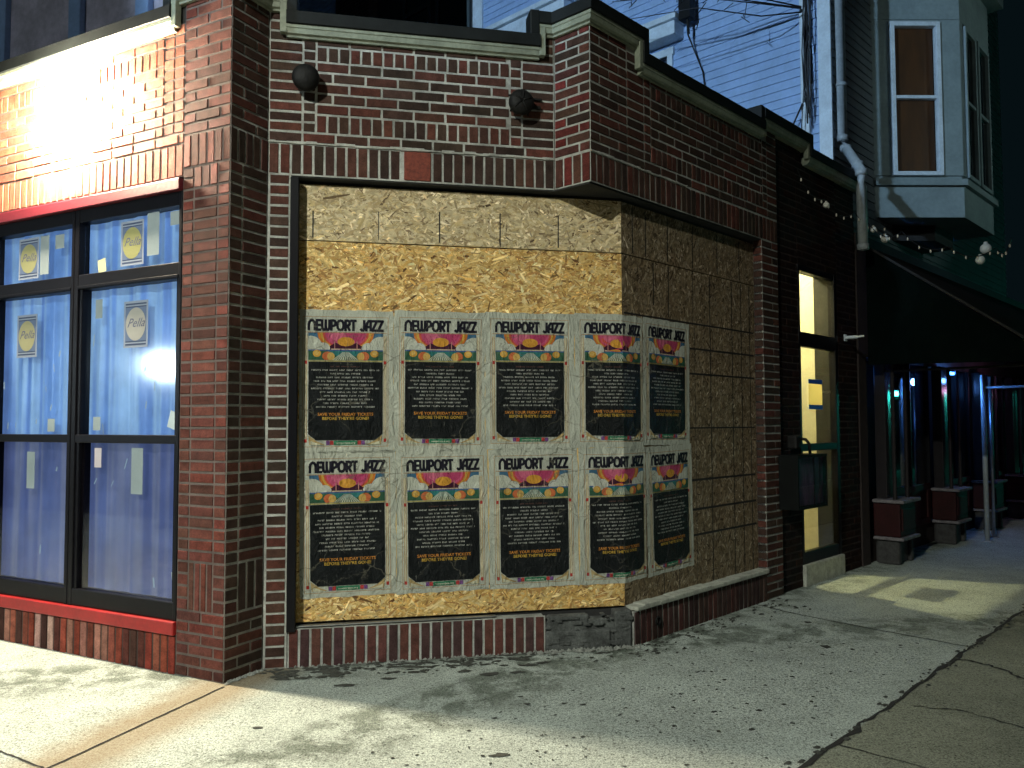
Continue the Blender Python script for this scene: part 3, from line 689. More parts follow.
    for sg in (-1, 1):
        E(cx+sg*W_*.47, Z0+H_*.52, W_*.15, H_*.36, (.46, .48, .41)); E(cx+sg*W_*.30, Z0+H_*.42, W_*.09, H_*.22, (.48, .49, .44)); E(cx+sg*W_*.37, Z0+H_*.38, W_*.09, H_*.20, (.44, .46, .40))
    rect(i_, X0, X1, Z0, Z0+H_*.37, (.035, .10, .06)); rect(i_, X0, X1, Z0+H_*.33, Z0+H_*.38, (.05, .10, .24))
    P(i_, [(cx-W_*.25, Z0+H_*.33), (cx+W_*.25, Z0+H_*.33), (cx+W_*.1, Z0+H_*.12), (cx-W_*.1, Z0+H_*.12)], (.03, .16, .16), c)
    for sg in (-1, 1):
        E(cx+sg*W_*.24, Z0+H_*.14, W_*.075, H_*.17, (.48, .13, .05)); E(cx+sg*W_*.20, Z0+H_*.13, W_*.05, H_*.15, (.52, .34, .10)); E(cx+sg*W_*.385, Z0+H_*.24, W_*.055, H_*.13, (.52, .28, .05)); E(cx+sg*W_*.39, Z0+H_*.26, W_*.035, H_*.08, (.55, .36, .10))
    fan = 11
    for k in range(fan):
        a0, a1 = k/fan, (k+.62)/fan
        P(i_, [(cx-W_*.18+W_*.36*a0, Z0), (cx-W_*.18+W_*.36*a1, Z0), (cx-W_*.045+W_*.09*a1, Z0+H_*.29), (cx-W_*.045+W_*.09*a0, Z0+H_*.29)], (.46, .47, .38), c)
    meshes.append(('illustration', i_, 'print'))
    k_ = mk(); P(k_, [(X0+.002, .085), (X0+.05, .045), (X1-.05, .045), (X1-.002, .085), (X1-.002, ph-.300), (X0+.002, ph-.300)], BLACK)
    meshes.append(('text_panel', k_, 'print'))
    f = mk()    # footer band
    rect(f, cx-.075, cx+.075, .014, .040, (.03, .17, .09))
    for sg in (-1, 1):
        rect(f, min(cx+sg*.078, cx+sg*.10), max(cx+sg*.078, cx+sg*.10), .014, .040, (.40, .05, .05)); rect(f, min(cx+sg*.103, cx+sg*.125), max(cx+sg*.103, cx+sg*.125), .014, .040, (.16, .07, .22))
        P(f, [(cx+sg*.13, .014), (cx+sg*.23, .014), (cx+sg*.238, .075), (cx+sg*.185, .038)][::sg], (.40, .30, .14)); P(f, [(cx+sg*.15, .014), (cx+sg*.225, .014), (cx+sg*.225, .04)][::sg], CREAM)
    lay[0] += 2; add_text(f, 'newportjazz.org', cx, .021, .016, -.0010-lay[0]*.00003, (.50, .50, .40), 0, .0004, .125)
    meshes.append(('footer', f, 'print'))
    l_ = mk(); lay[0] += 1; yy = -.0010-lay[0]*.00003    # line-up: worn-out lettering, only word shapes survive
    widths = [.20, .44, .20, .38, .41, .36, .44, .33, .28, .36, .29, .38]; z = ph-.315
    for li, wd in enumerate(widths):
        z -= .0243 if li else .02; x = cx-wd/2; hh = .0100 if li else .008; gc = (.44, .45, .41) if li else (.12, .06, .05)
        while x < cx+wd/2-.01:
            for ch in range(random.randint(3, 8)):
                if x > cx+wd/2-.008: break
                cw = random.uniform(.0055, .0085); m = random.random(); v = random.uniform(.7, 1.05); cc = tuple(q*v for q in gc); tk = .0022
                def q4(a, b2, c2, d): l_.poly([(a, yy, c2), (b2, yy, c2), (b2, yy, d), (a, yy, d)], 0, cc)
                q4(x, x+tk, z, z+hh)
                if m < .7: q4(x+tk, x+cw-.001, z+hh-tk, z+hh)
                if m > .3: q4(x+tk, x+cw-.001, z, z+tk)
                if .2 < m < .8: q4(x+tk, x+cw-.001, z+hh*.42, z+hh*.42+tk)
                if m > .55: q4(x+cw-.001, x+cw-.001+tk*.7, z+tk, z+hh-tk)
                x += cw+.002
            x += .010
    meshes.append(('lineup_text', l_, 'print'))
    o_ = mk(); yy -= .0001
    add_text(o_, 'SAVE YOUR FRIDAY TICKETS', cx, .205, .027, yy, (.50, .21, .04), 0, .0006, .36); add_text(o_, "BEFORE THEY'RE GONE!", cx, .178, .027, yy, (.46, .30, .05), 0, .0006, .30)
    meshes.append(('ticket_text', o_, 'print'))
    # fold the flat sheet onto the boards
    qc = q0+pw/2
    if qc < KM: W0 = FM @ T(qc, MREC-.0035, zb)
    else: W0 = FR @ T(KR+(qc-KM), RREC-.0035, zb)
    root = thing('poster', W0, label, 'poster', 'festival posters pasted in two rows'); inv = W0.inverted()
    ct, st = math.cos(tilt), math.sin(tilt)
    parts = []
    for nm, b, mt in meshes:
        bm = bmesh.new(); vs = []
        for v in b.v:
            x, z = v[0]-pw/2, v[2]-ph/2; vs.append(bm.verts.new((qc+x*ct-z*st, v[1], zb+ph/2+x*st+z*ct)))
        fc = bm.loops.layers.float_color.new('Col')
        for f_, c_ in zip(b.f, b.c):
            try: bf = bm.faces.new([vs[i] for i in f_])
            except ValueError: continue
            for lp in bf.loops: lp[fc] = (*c_, 1)
        lo, hi = min(v.co.x for v in bm.verts), max(v.co.x for v in bm.verts)
        if lo < KM < hi: bmesh.ops.bisect_plane(bm, geom=bm.verts[:]+bm.edges[:]+bm.faces[:], plane_co=(KM, 0, 0), plane_no=(1, 0, 0))
        for v in bm.verts:
            q, y, z = v.co
            if q <= KM: p = FM @ Vector((q, MREC-.0035+y, z))
            else: p = FR @ Vector((KR+(q-KM), RREC-.0035+y, z))
            v.co = inv @ p
        me = bpy.data.meshes.new(nm); bm.to_mesh(me); bm.free(); me.materials.append(M[mt])
        ob = bpy.data.objects.new(nm, me); COL.objects.link(ob); put(ob, W0, root)
pos = ['nearest the black frame', 'second from the black frame', 'third from the black frame', 'wrapped round the corner of the boards', 'wholly on the darker side-street boards']
qs = [.224, .853, 1.475, 2.112, 2.712]
for i, q in enumerate(qs):
    nxt = qs[i+1]-.037 if i < 4 else q+.595
    poster('creased jazz festival poster in the upper row, ' + pos[i], q, 1.392+.006*i, .556, .86, (-.040 if i else -.024, nxt-q, -.040, .905), [.002, -.004, .0, -.004, -.012][i], 31+i)
for i, q in enumerate(qs):
    q2 = q+[.018, .022, .026, .026, .03][i]
    nxt = qs[i+1]-.037 if i < 4 else q+.60
    poster('creased jazz festival poster in the lower row, ' + pos[i], q2, .447+.002*i, .556, .872, (-.040 if i else -.03, nxt-q2+.02, -.030, .918), [.014, .012, .010, .004, .02][i], 41+i)

# ------------------------------------------------------------------ round black fixtures on the chamfer wall
def dome(x, z, label, cables):
    W0 = FM @ T(x, 0, z); root = thing('wall_light', W0, label, 'wall light', 'round black fixtures on the corner wall')
    Rx = Matrix.Rotation(R(90), 4, 'X')
    b = MB(); b.lathe([(0, 0), (.055, 0), (.055, .02), (.03, .03), (.03, .05)], Rx); b.build('mount', M['iron'], root, W0, True)
    b = MB(); b.lathe([(.05, .035), (.078, .045), (.086, .06), (.088, .085), (.080, .10), (.060, .115), (.03, .122), (0, .124)], Rx); b.build('dome', M['iron'], root, W0, True)
    if cables:
        b = MB()
        for a in (20, 80, 150, 220, 300): b.tube([(0, -.125, 0), (.06*math.cos(R(a)), -.115, .06*math.sin(R(a))), (.095*math.cos(R(a)), -.06, .095*math.sin(R(a)))], .007)
        b.build('cage', M['iron'], root, W0, True)
        b = MB(); b.bbox(-.01, .15, -.03, -.004, -.02, .004, .004); b.bbox(.05, .16, -.02, -.003, .045, .06, .003); b.build('bracket', M['iron'], root, W0)
dome(.235, 3.785, 'smooth round black dome light at the left end of the brick panel', False)
dome(1.665, 3.735, 'round black caged light with bracket at the right end of the brick panel', True)

# ------------------------------------------------------------------ flood light on the left wall
FLP = (-1.50, -.13, 3.735)
W0 = FL @ T(-1.50, 0, 3.74); root = thing('flood_light', W0, 'glaring white wall pack light above the blue shop windows', 'wall light')
b = MB(); b.bbox(-.12, .12, -.02, .0, -.08, .10, .006); b.build('housing', M['white_trim'], root, W0)
b = MB(); b.bbox(-.115, .115, -.115, -.021, -.075, .095, .02); b.build('lens', emit('lamp_lens_warm', (1, .86, .62), 60), root, W0)
def light(name, kind, loc, energy, col, size=.1, **k):
    l = bpy.data.lights.new(name, kind); l.energy = energy; l.color = col
    if kind in ('POINT', 'SPOT'): l.shadow_soft_size = size
    for a, v in k.items(): setattr(l, a, v)
    o = bpy.data.objects.new(name, l); COL.objects.link(o); o.location = loc; return o
def aim(o, target): o.rotation_euler = (Vector(target)-o.location).to_track_quat('-Z', 'Y').to_euler()
fp = FL @ Vector((-1.50, -.165, 3.73)); light('flood_glare_lamp', 'POINT', fp, 620, (1, .84, .60), .05)
for dx_, dz_ in ((-.10, 3.60), (.12, 3.60), (0, 3.90)): light('flood_glare_lamp', 'POINT', FL @ Vector((-1.50+dx_, -.07, dz_)), 430, (1, .87, .64), .04)  # extra unseen points close to the wall, added to spread the burnt-out glare

# ------------------------------------------------------------------ second, darker part of the building on the side street
w = Wall(DARK_PAINTED, .03)
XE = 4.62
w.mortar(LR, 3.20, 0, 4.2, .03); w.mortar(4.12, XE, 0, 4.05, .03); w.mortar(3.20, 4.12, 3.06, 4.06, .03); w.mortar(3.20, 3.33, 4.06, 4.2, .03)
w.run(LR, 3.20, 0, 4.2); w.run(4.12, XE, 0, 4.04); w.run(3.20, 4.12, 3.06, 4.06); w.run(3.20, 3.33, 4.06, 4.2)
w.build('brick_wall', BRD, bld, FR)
core = MB()
for a, b2, z0, z1 in ((LR-.002, 3.195, 0, 4.19), (4.125, XE-.005, 0, 4.02), (3.19, 4.13, 3.07, 4.03)): core.box(a, b2, .045, .28, z0, z1)
core.box(XE-.03, XE-.003, .045, 4.0, 0, 4.02)
core.build('wall_core', M['soffit'], bld, FR)
t = MB(); t.bbox(3.20, 4.118, .0, .30, -.02, .20, .012); t.build('window_sill', M['concrete_sill'], bld, FR)
f = MB(); Y0, Y1 = .03, .10
f.bbox(3.20, 3.245, Y0, Y1, .20, 3.06, .005); f.bbox(4.05, 4.12, Y0, Y1, .20, 3.06, .005)
f.bbox(3.24, 4.055, Y0+.004, Y1-.004, 3.0, 3.06, .004); f.bbox(3.24, 4.055, Y0+.003, Y1-.002, 2.27, 2.41, .005)
f.bbox(3.24, 4.055, Y0+.003, Y1-.002, 1.265, 1.335, .005); f.bbox(3.24, 4.055, Y0+.003, Y1-.002, .20, .31, .005)
win = f.build('window', M['black'], bld, FR); win['label'] = 'tall lit window beside the display case'
for z0, z1 in ((2.41, 3.0), (1.335, 2.27), (.31, 1.265)):
    g = MB(); g.box(3.245, 4.05, .060, .066, z0, z1); g.build('pane', M['glass'], win, FR)
# lit room behind it
r_ = MB()
r_.poly([(3.0, .30, 0), (3.0, 1.75, 0), (3.0, 1.75, 4.0), (3.0, .30, 4.0)]); r_.poly([(4.5, .30, 0), (4.5, 1.75, 0), (4.5, 1.75, 4.0), (4.5, .30, 4.0)])
r_.build('interior', M['cream'], bld, FR); r_ = MB(); r_.poly([(3.0, 1.75, 0), (4.5, 1.75, 0), (4.5, 1.75, 4.0), (3.0, 1.75, 4.0)]); r_.poly([(3.0, .28, 4.0), (4.5, .28, 4.0), (4.5, 1.75, 4.0), (3.0, 1.75, 4.0)])
r_.poly([(3.0, .28, .02), (4.5, .28, .02), (4.5, 1.75, .02), (3.0, 1.75, .02)])
r_.build('back_wall', surf('tan_wall', (.30, .26, .13), .8, .2, 2, 30, .1), bld, FR)
pass
lampo = light('room_lamp', 'POINT', FR @ Vector((3.57, 1.12, 3.75)), 430, (1, .92, .48), .035)
W0 = FR @ T(3.61, .059, 1.815)
n_ = MB(); n_.box(-.155, .155, -.003, 0, -.125, .125); note = n_.build('notice', M['paper_note'], None, W0); tag(note, 'pale notice taped inside the lit window with blue tape', 'notice')
for dz in (-.125, .125):
    n_ = MB(); n_.box(-.16, .16, -.0055, -.0035, dz-.022, dz+.022); n_.build('tape', M['blue_tape'], note, W0)

_nt = M['paper_note'].node_tree; _tr = _nt.nodes.new('ShaderNodeBsdfTranslucent'); _tr.inputs[0].default_value = (.8, .75, .5, 1); _mx = _nt.nodes.new('ShaderNodeMixShader'); _mx.inputs[0].default_value = .75
_nt.links.new(_nt.nodes['Principled BSDF'].outputs[0], _mx.inputs[1]); _nt.links.new(_tr.outputs[0], _mx.inputs[2]); _nt.links.new(_mx.outputs[0], _nt.nodes['Material Output'].inputs[0])
# display case on the side wall
W0 = FR @ T(2.66, 0, .765); root = thing('display_case', W0, 'shallow black wall case with purplish glass front and gooseneck lamp, left of the lit window', 'display case')
b = MB(); D = .185
b.bbox(0, .62, -D, -.002, 0, .025, .004); b.bbox(0, .62, -D, -.002, .46, .485, .004); b.bbox(0, .022, -D+.001, -.003, .02, .465, .004); b.bbox(.598, .62, -D+.001, -.003, .02, .465, .004)
b.bbox(.02, .60, -.02, -.004, .02, .465, .003); b.build('box', surf('matt_black_paint', (.004, .005, .005), .7, .2, spec=.1), root, W0)
m, nt, bb = newmat('purple_tinted_print'); v = coords(nt); bb.inputs['Roughness'].default_value = .35
nt.links.new(ramp(nt, noise(nt, coords(nt, (9, 9, 2)), 3, 5, .7), [(.35, (.07, .03, .08)), (.6, (.20, .08, .20)), (.75, (.34, .2, .34))]), bb.inputs['Base Color'])
b = MB(); b.box(.03, .59, -D+.030, -D+.034, .03, .455); b.build('menu_sheet', m, root, W0)
b = MB(); b.box(.022, .598, -D+.004, -D+.008, .022, .462); b.build('glass_front', M['glass'], root, W0)
b = MB()
for x in (.34, .46): b.bbox(x, x+.010, -D+.001, -D+.012, .025, .46, .002)
b.build('glazing_bar', M['black'], root, W0)
b = MB(); b.tube([(.30, -.01, .62), (.30, -.06, .63), (.31, -.12, .62), (.33, -.145, .58), (.33, -.15, .49)], .014); b.build('gooseneck', M['iron'], root, W0, True)
b = MB(); b.bbox(.17, .28, -.10, -.0, .53, .66, .02); b.build('junction_box', M['iron'], root, W0)
light('case_lamp', 'POINT', W0 @ Vector((.33, -.12, .43)), .35, (.85, .55, .95), .02)

# bracket on the far brick pier
b = MB(); b.tube([(4.30, .02, 2.425), (4.30, -.10, 2.425)], .018); b.tube([(4.30, -.10, 2.425), (4.30, -.17, 2.43)], .010); b.bbox(4.27, 4.33, .015, .03, 2.39, 2.46, .004)
tag(b.build('wall_bracket', M['white_trim'], None, FR), 'small pale pipe stub sticking out of the dark pier beside the awning', 'bracket')

# downspout with bends
b = MB(); dx = 4.62
FH = FR   # same street line
pth = [(4.85, .22, 12.2), (4.85, .22, 4.74), (4.80, .17, 4.60), (4.52, -.06, 4.30), (4.43, -.13, 4.18), (4.42, -.135, 4.02), (4.42, -.135, 3.38)]
b.tube(pth, .052, seg=10)
for p in (1, 2, 3, 4, 6): b.tube([(pth[p][0], pth[p][1], pth[p][2]-.03), (pth[p][0], pth[p][1], pth[p][2]+.03)], .060, seg=10)
for z in (5.35, 6.6): b.tube([(4.85, .22, z-.02), (4.85, .22, z+.02)], .060, seg=10)
tag(b.build('downspout', M['gutter'], None, FR, True), 'pale grey downspout bending over the parapet below the clapboard house corner', 'downspout')

# ------------------------------------------------------------------ clapboard house behind
HX = 4.80; HY = .30      # house corner in side-street coordinates
house = thing('clapboard_house', FR @ T(HX+2, HY+2, 0), 'tall pale blue clapboard house with white corner boards rising behind the brick shop', 'house')
FS = FR @ Matrix.Translation((HX, HY, 0)) @ Matrix.Rotation(R(90), 4, 'Z')   # side wall: local x runs back from the street, y runs to the right (into the house)... 
def claps(b, x0, x1, z0, z1, y, out, pitch=.104, mat=0, gaps=()):
    z = z0
    while z < z1:
        segs = [(x0, x1)]
        for gx0, gx1, gz0, gz1 in gaps:
            if gz0 < z+pitch/2 < gz1:
                ns = []
                for a, c in segs:
                    if gx0 > a and gx1 < c: ns += [(a, gx0), (gx1, c)]
                    elif gx0 > a and gx0 < c: ns.append((a, gx0))
                    elif gx1 < c and gx1 > a: ns.append((gx1, c))
                    elif gx0 <= a and gx1 >= c: pass
                    else: ns.append((a, c))
                segs = ns
        for a, c in segs:
            yb, yt = y+out*.016, y+out*.002
            b.poly([(a, yb, z), (c, yb, z), (c, yt, z+pitch), (a, yt, z+pitch)], mat); b.poly([(a, y, z+.001), (c, y, z+.001), (c, yb, z), (a, yb, z)], mat)
        z += pitch
# in FS local: +x = inward along side wall (away from street), +y = towards -s (outside)
b = MB(); claps(b, .0, 5.70, 3.6, 12.3, 0, 1); claps(b, 9.64, 14, 3.6, 12.3, 0, 1)
b.box(0, 14, -.12, -.0005, 0, 12.4)
b.build('siding', M['siding'], house, FS)
b = MB(); claps(b, 0, 7.5, 3.5, 12.3, 0, -1); b.box(0, 7.5, .0005, .12, 0, 12.4); b.build('siding', M['siding_grey'], house, FR @ T(HX, HY, 0))
b = MB(); b.bbox(.0, .15, 0, .03, 3.6, 12.3, .004); b.build('corner_board', M['white_trim'], house, FS)
b = MB(); b.bbox(.24, .335, .0, .09, 4.62, 12.3, .006); b.build('conduit_board', M['white_trim'], house, FS)
b = MB(); b.bbox(5.68, 5.90, 0, .05, 3.6, 12.3, .006); b.build('corner_board', M['white_trim'], house, FS)
# recessed dark bay of the side wall with its windows
b = MB(); b.box(5.90, 8.56, -.10, .006, 3.6, 12.3)
o = b.build('back_wall', surf('charcoal_siding', (.03, .035, .038), .7, .3), house, FS)
for x0, x1 in ((5.98, 6.85), (7.0, 7.75)):
    f = MB(); 
    for a, c, z0, z1 in ((x0, x0+.06, 5.6, 10.6), (x1-.06, x1, 5.6, 10.6), (x0, x1, 10.55, 10.62), (x0, x1, 5.6, 5.68), (x0+.05, x1-.05, 8.85, 8.92)): f.bbox(a, c, .01, .05, z0, z1, .004)
    wn = f.build('window', surf('slate_trim', (.06, .08, .085), .6, .1), house, FS); g = MB(); g.box(x0+.06, x1-.06, .012, .02, 5.65, 10.58); g.build('pane', M['glass_dark'], wn, FS)
w = Wall([(.05, .045, .04), (.065, .05, .045), (.04, .038, .035)]); w.mortar(8.56, 9.65, 3.6, 12.3); w.run(8.56, 9.65, 3.6, 12.3)
# chimney on the side wall (its face looks along FS +y)
w.b.v = [(x, .22-y, z) for x, y, z in w.b.v]; w.b.box(8.565, 9.645, 0, .21, 3.6, 12.3, 1)
w.build('chimney', [M['brick'], M['mortar_dim']], house, FS)
# fascia / eave of the side porch and the hood over a small window
b = MB(); b.bbox(3.72, 5.66, .0, .30, 7.38, 7.66, .01); b.bbox(3.68, 5.66, .0, .36, 7.662, 7.74, .01); b.build('eave', M['white_trim'], house, FS)
b = MB(); b.bbox(1.92, 3.3, .0, .24, 6.54, 6.72, .012); b.bbox(1.88, 3.3, .0, .28, 6.722, 6.80, .01); b.build('window_hood', M['white_trim'], house, FS)
f = MB()
for a, c, z0, z1 in ((2.08, 2.16, 5.3, 6.40), (2.70, 2.78, 5.3, 6.40), (2.06, 2.80, 6.38, 6.48)): f.bbox(a, c, 0, .05, z0, z1, .004)
wn = f.build('window', M['white_trim'], house, FS); g = MB(); g.box(2.15, 2.71, .012, .024, 5.3, 6.39); g.build('pane', M['glass_dark'], wn, FS)
b = MB(); b.poly([(*at(FR, HX-.3, HY-.3), 12.4), (*at(FR, HX+7.8, HY-.3), 12.4), (*at(FR, HX+7.8, HY+11), 12.4), (*at(FR, HX-.3, HY+14), 12.4)]); b.build('roof', M['roof'], house)
b = MB(); b.bbox(-.35, 8, -.30, .1, 12.2, 12.45, .01); b.build('cornice', M['bay'], house, FR @ T(HX, HY, 0))
# security light / dark box on the hood end, with its dangling wire
b = MB(); b.bbox(1.69, 1.86, .10, .24, 6.68, 7.0, .012); b.tube([(1.76, .18, 6.68), (1.76, .16, 6.50)], .02)
tag(b.build('security_light', M['iron'], None, FS), 'small black box light at the end of the white window hood', 'security light')
b = MB(); b.tube([(1.77, .16, 6.50), (1.72, .05, 6.25), (1.63, .04, 6.0), (1.60, .03, 5.7), (1.58, .03, 5.3), (1.50, .03, 4.6), (1.48, .03, 4.2)], .010, seg=6)
tag(b.build('cable', M['cable'], None, FS), 'thin black cable hanging down the blue clapboards under the black box light', 'cable')

# bay window
bay = thing('bay_window', FR @ T(HX+1.8, HY, 4.1), 'grey wooden upper floor bay with tall sash windows, overhanging the awning', 'bay window')
# chamfer face looks at the camera: FB local x to the right, y inward
pB0 = Vector((4.48, 9.88)); pB1 = Vector((5.605, 9.90)); FB = fr(pB0, (pB1-pB0).normalized()); LB = (pB1-pB0).length
FB2 = fr(pB1, dR); LB2 = 1.35
b = MB()
def lump(pts, z0, z1, nm, mt): t = MB(); prism(t, pts, z0, z1); return t.build(nm, mt, bay)
pe = Vector(W2(FB2, LB2)); back = Vector(at(FB2, LB2, .75)); bk0 = Vector(at(FB, 0, .0))+Vector((.3, .5))
def poly_off(o): 
    return [at(FB, -.0, -o), at(FB, LB+o*.4, -o), at(FB2, LB2+o, -o), at(FB2, LB2+o, 1.0), (pB0.x+.25, pB0.y+.45)]
lump(poly_off(.0), 4.06, 4.45, 'skirt', M['bay']); lump(poly_off(.05), 4.452, 4.53, 'window_sill', M['bay'])
lump(poly_off(-.02), 4.531, 4.58, 'apron', M['bay']); lump(poly_off(.0), 6.56, 7.2, 'frieze', M['bay']); lump(poly_off(.16), 7.202, 7.45, 'cornice', M['bay'])
lump(poly_off(-.03), 7.452, 12.0, 'upper_wall', M['bay'])
lump([(p[0], p[1]) for p in poly_off(-.40)], 3.86, 4.058, 'bottom', M['soffit'])
def sash(F, x0, x1, z0, z1, glassmat, lab=None, curtain=False):
    f = MB(); t_ = .055
    f.bbox(x0, x0+t_, -.035, .05, z0, z1, .006); f.bbox(x1-t_, x1, -.035, .05, z0, z1, .006); f.bbox(x0+t_-.004, x1-t_+.004, -.033, .05, z1-t_, z1, .005); f.bbox(x0+t_-.004, x1-t_+.004, -.034, .05, z0, z0+.05, .005)
    zm = z0+(z1-z0)*.51; f.bbox(x0+t_-.004, x1-t_+.004, -.02, .05, zm-.02, zm+.02, .004)
    wn = f.build('sash_window', M['white_trim'] if curtain else M['bay'], bay, F)
    for a, c in ((z0+.05, zm-.02), (zm+.02, z1-t_)): g = MB(); g.box(x0+t_, x1-t_, .006, .012, a, c); g.build('pane', glassmat, wn, F)
    if curtain:
        m, nt, bb = newmat('brown_blind'); 
        nt.links.new(ramp(nt, noise(nt, coords(nt, (1, 1, .25)), 5, 4, .6), [(.3, (.05, .020, .006)), (.7, (.11, .042, .010))]), bb.inputs['Base Color'])
        nt.links.new(bb.inputs['Base Color'].links[0].from_socket, bb.inputs['Emission Color']); bb.inputs['Emission Strength'].default_value = .03
        g = MB(); g.box(x0+t_+.01, x1-t_-.01, .05, .06, z0+.08, z1-t_); g.build('blind', m, wn, F)
zw0, zw1 = 4.58, 6.52
b = MB(); b.bbox(0, .235, 0, .1, 4.582, 6.558, .006); b.bbox(.865, LB, 0, .1, 4.582, 6.558, .006); b.bbox(.235, .865, .004, .1, zw1+.01, 6.558, .004); b.build('corner_post', M['bay'], bay, FB)
sash(FB, .235, .865, zw0, zw1, M['glass'], None, True)
b = MB(); b.bbox(0.003, .13, 0, .1, 4.582, 6.558, .006); b.bbox(LB2-.12, LB2, 0, .1, 4.582, 6.558, .006); b.bbox(.62, .70, .0, .1, 4.582, 6.558, .006); b.build('corner_post', M['bay'], bay, FB2)
sash(FB2, .13, .62, zw0, zw1, M['glass_dark']); sash(FB2, .70, LB2-.12, zw0, zw1, M['glass_dark'])
t = MB(); prism(t, [at(FB, .05, .14), at(FB, LB-.05, .14), at(FB2, LB2-.1, .14), at(FB2, LB2-.1, .5), at(FB, .3, .5)], 4.59, 6.54); t.build('room_dark', M['soffit'], bay)

# wires on the house corner and twigs at the top
random.seed(19)
b = MB()
for k in range(9):
    x = .20+random.uniform(-.05, .08); pts = []; z = 9.6-random.random()
    while z > 4.75+random.random()*.3:
        pts.append((x+random.uniform(-.03, .03), .10+random.random()*.08, z)); z -= random.uniform(.25, .5)
    b.tube(pts, random.uniform(.006, .013), seg=5)
for k in range(4):
    pts = [(.18+random.uniform(-.05, .05), .14+random.uniform(-.04, .05)+.06*math.sin(i), 7.6-.14*i+random.uniform(-.1, .1)) for i in range(9)]; b.tube(pts, .006, seg=5)
b.tube([(.3, .12, 5.2), (.5, .10, 4.85), (.75, .06, 4.55), (.8, .04, 4.3)], .010, seg=5)
tag(b.build('cable', M['cable'], None, FS), 'tangle of black cables running down the white corner boards of the clapboard house', 'cable')
b = MB()
for k in range(4):
    dz = random.uniform(-.15, .15); dd = random.uniform(.2, .8)
    pts = [(.28, .15, 6.28+dz*.3), (.6, .5, 6.28+dz), (1.1, .9+dd*.3, 6.36+dz), (1.9+dd*.4, 1.3, 6.5+dz*1.6)]; b.tube(pts, [.010, .008, .006, .004], seg=5)
    for j in range(4):
        q = Vector(pts[1]).lerp(Vector(pts[3]), random.random()); b.tube([q, q+Vector((random.uniform(-.15, .15), random.uniform(0, .15), random.uniform(-.22, .05)))], .005, seg=4)
tag(b.build('cable', M['cable'], None, FS), 'bare dark twigs fanning out from the top of the cable tangle', 'cable')

# roof vent behind the parapet
W0 = FR @ T(2.95, 1.15, 4.02); b = MB(); b.lathe([(.12, 0), (.12, .75), (.22, .76), (.24, .83), (.20, .92), (.10, .97), (0, .98)], I4); 
tag(b.build('roof_vent', M['gutter'], None, W0, True), 'rounded grey vent cap poking above the far end of the parapet', 'roof vent')

# added wall behind the left parapet; its mauve imitates lamp glare over dark sky
glare_ = thing('glare_wall', FL @ T(-4, 3.2, 4), 'added mauve-grey wall behind the left parapet, standing in for lamp glare', 'building')
b = MB(); b.box(-9, -3.0, 2.6, 2.8, 4.02, 9); b.build('wall', M['mauve'], glare_, FL)
b = MB()
for x in (-8.3, -6.9, -5.4, -4.2, -3.3): b.bbox(x, x+.22, 2.52, 2.6, 4.02, 9, .01)
b.build('pilaster', M['siding'], glare_, FL)
b = MB(); b.box(-9, -3.0, 2.802, 3.3, 4.02, 9); b.build('side_wall', M['mauve'], glare_, FL)

# ------------------------------------------------------------------ awning and the bar front beyond it
AX0, AX1, AY = 4.78, 13.5, 1.62
awn = thing('awning', FR @ T(AX0, -.0, 2.2), 'long dark green canvas awning sloping out over the pavement in front of the bar', 'awning')
b = MB(); pr = [(-.03, 3.45), (-AY, 2.22), (-AY, 2.12), (-.03, 2.16)]
def strip(x, th=.02): 
    b.poly([(x, y, z) for y, z in pr]); b.poly([(x+th, y, z) for y, z in pr]); 
    for i in range(4):
        p, q = pr[i], pr[(i+1) % 4]; b.poly([(x, *p), (x, *q), (x+th, *q), (x+th, *p)])
strip(AX0); b.build('side_panel', M['awning'], awn, FR); b = MB(); strip(AX1); b.build('side_panel', M['awning'], awn, FR)
b = MB(); b.poly([(AX0-.02, -.03, 3.47), (AX1+.02, -.03, 3.47), (AX1+.02, -AY-.02, 2.24), (AX0-.02, -AY-.02, 2.24)]); b.poly([(AX0-.02, -.03, 3.455), (AX1+.02, -.03, 3.455), (AX1+.02, -AY-.02, 2.225), (AX0-.02, -AY-.02, 2.225)])
b.build('canopy', M['awning_top'], awn, FR)
b = MB(); b.box(AX0, AX1, -AY-.02, -AY, 2.08, 2.23); b.build('valance', M['awning'], awn, FR)
b = MB(); b.tube([(AX0-.03, -.03, 3.465), (AX0-.03, -AY-.03, 2.235)], .014, seg=6); b.tube([(AX0+.3, -.02, 2.10), (AX0+.3, -AY, 2.10)], .014, seg=6); b.build('frame', M['soffit'], awn, FR)

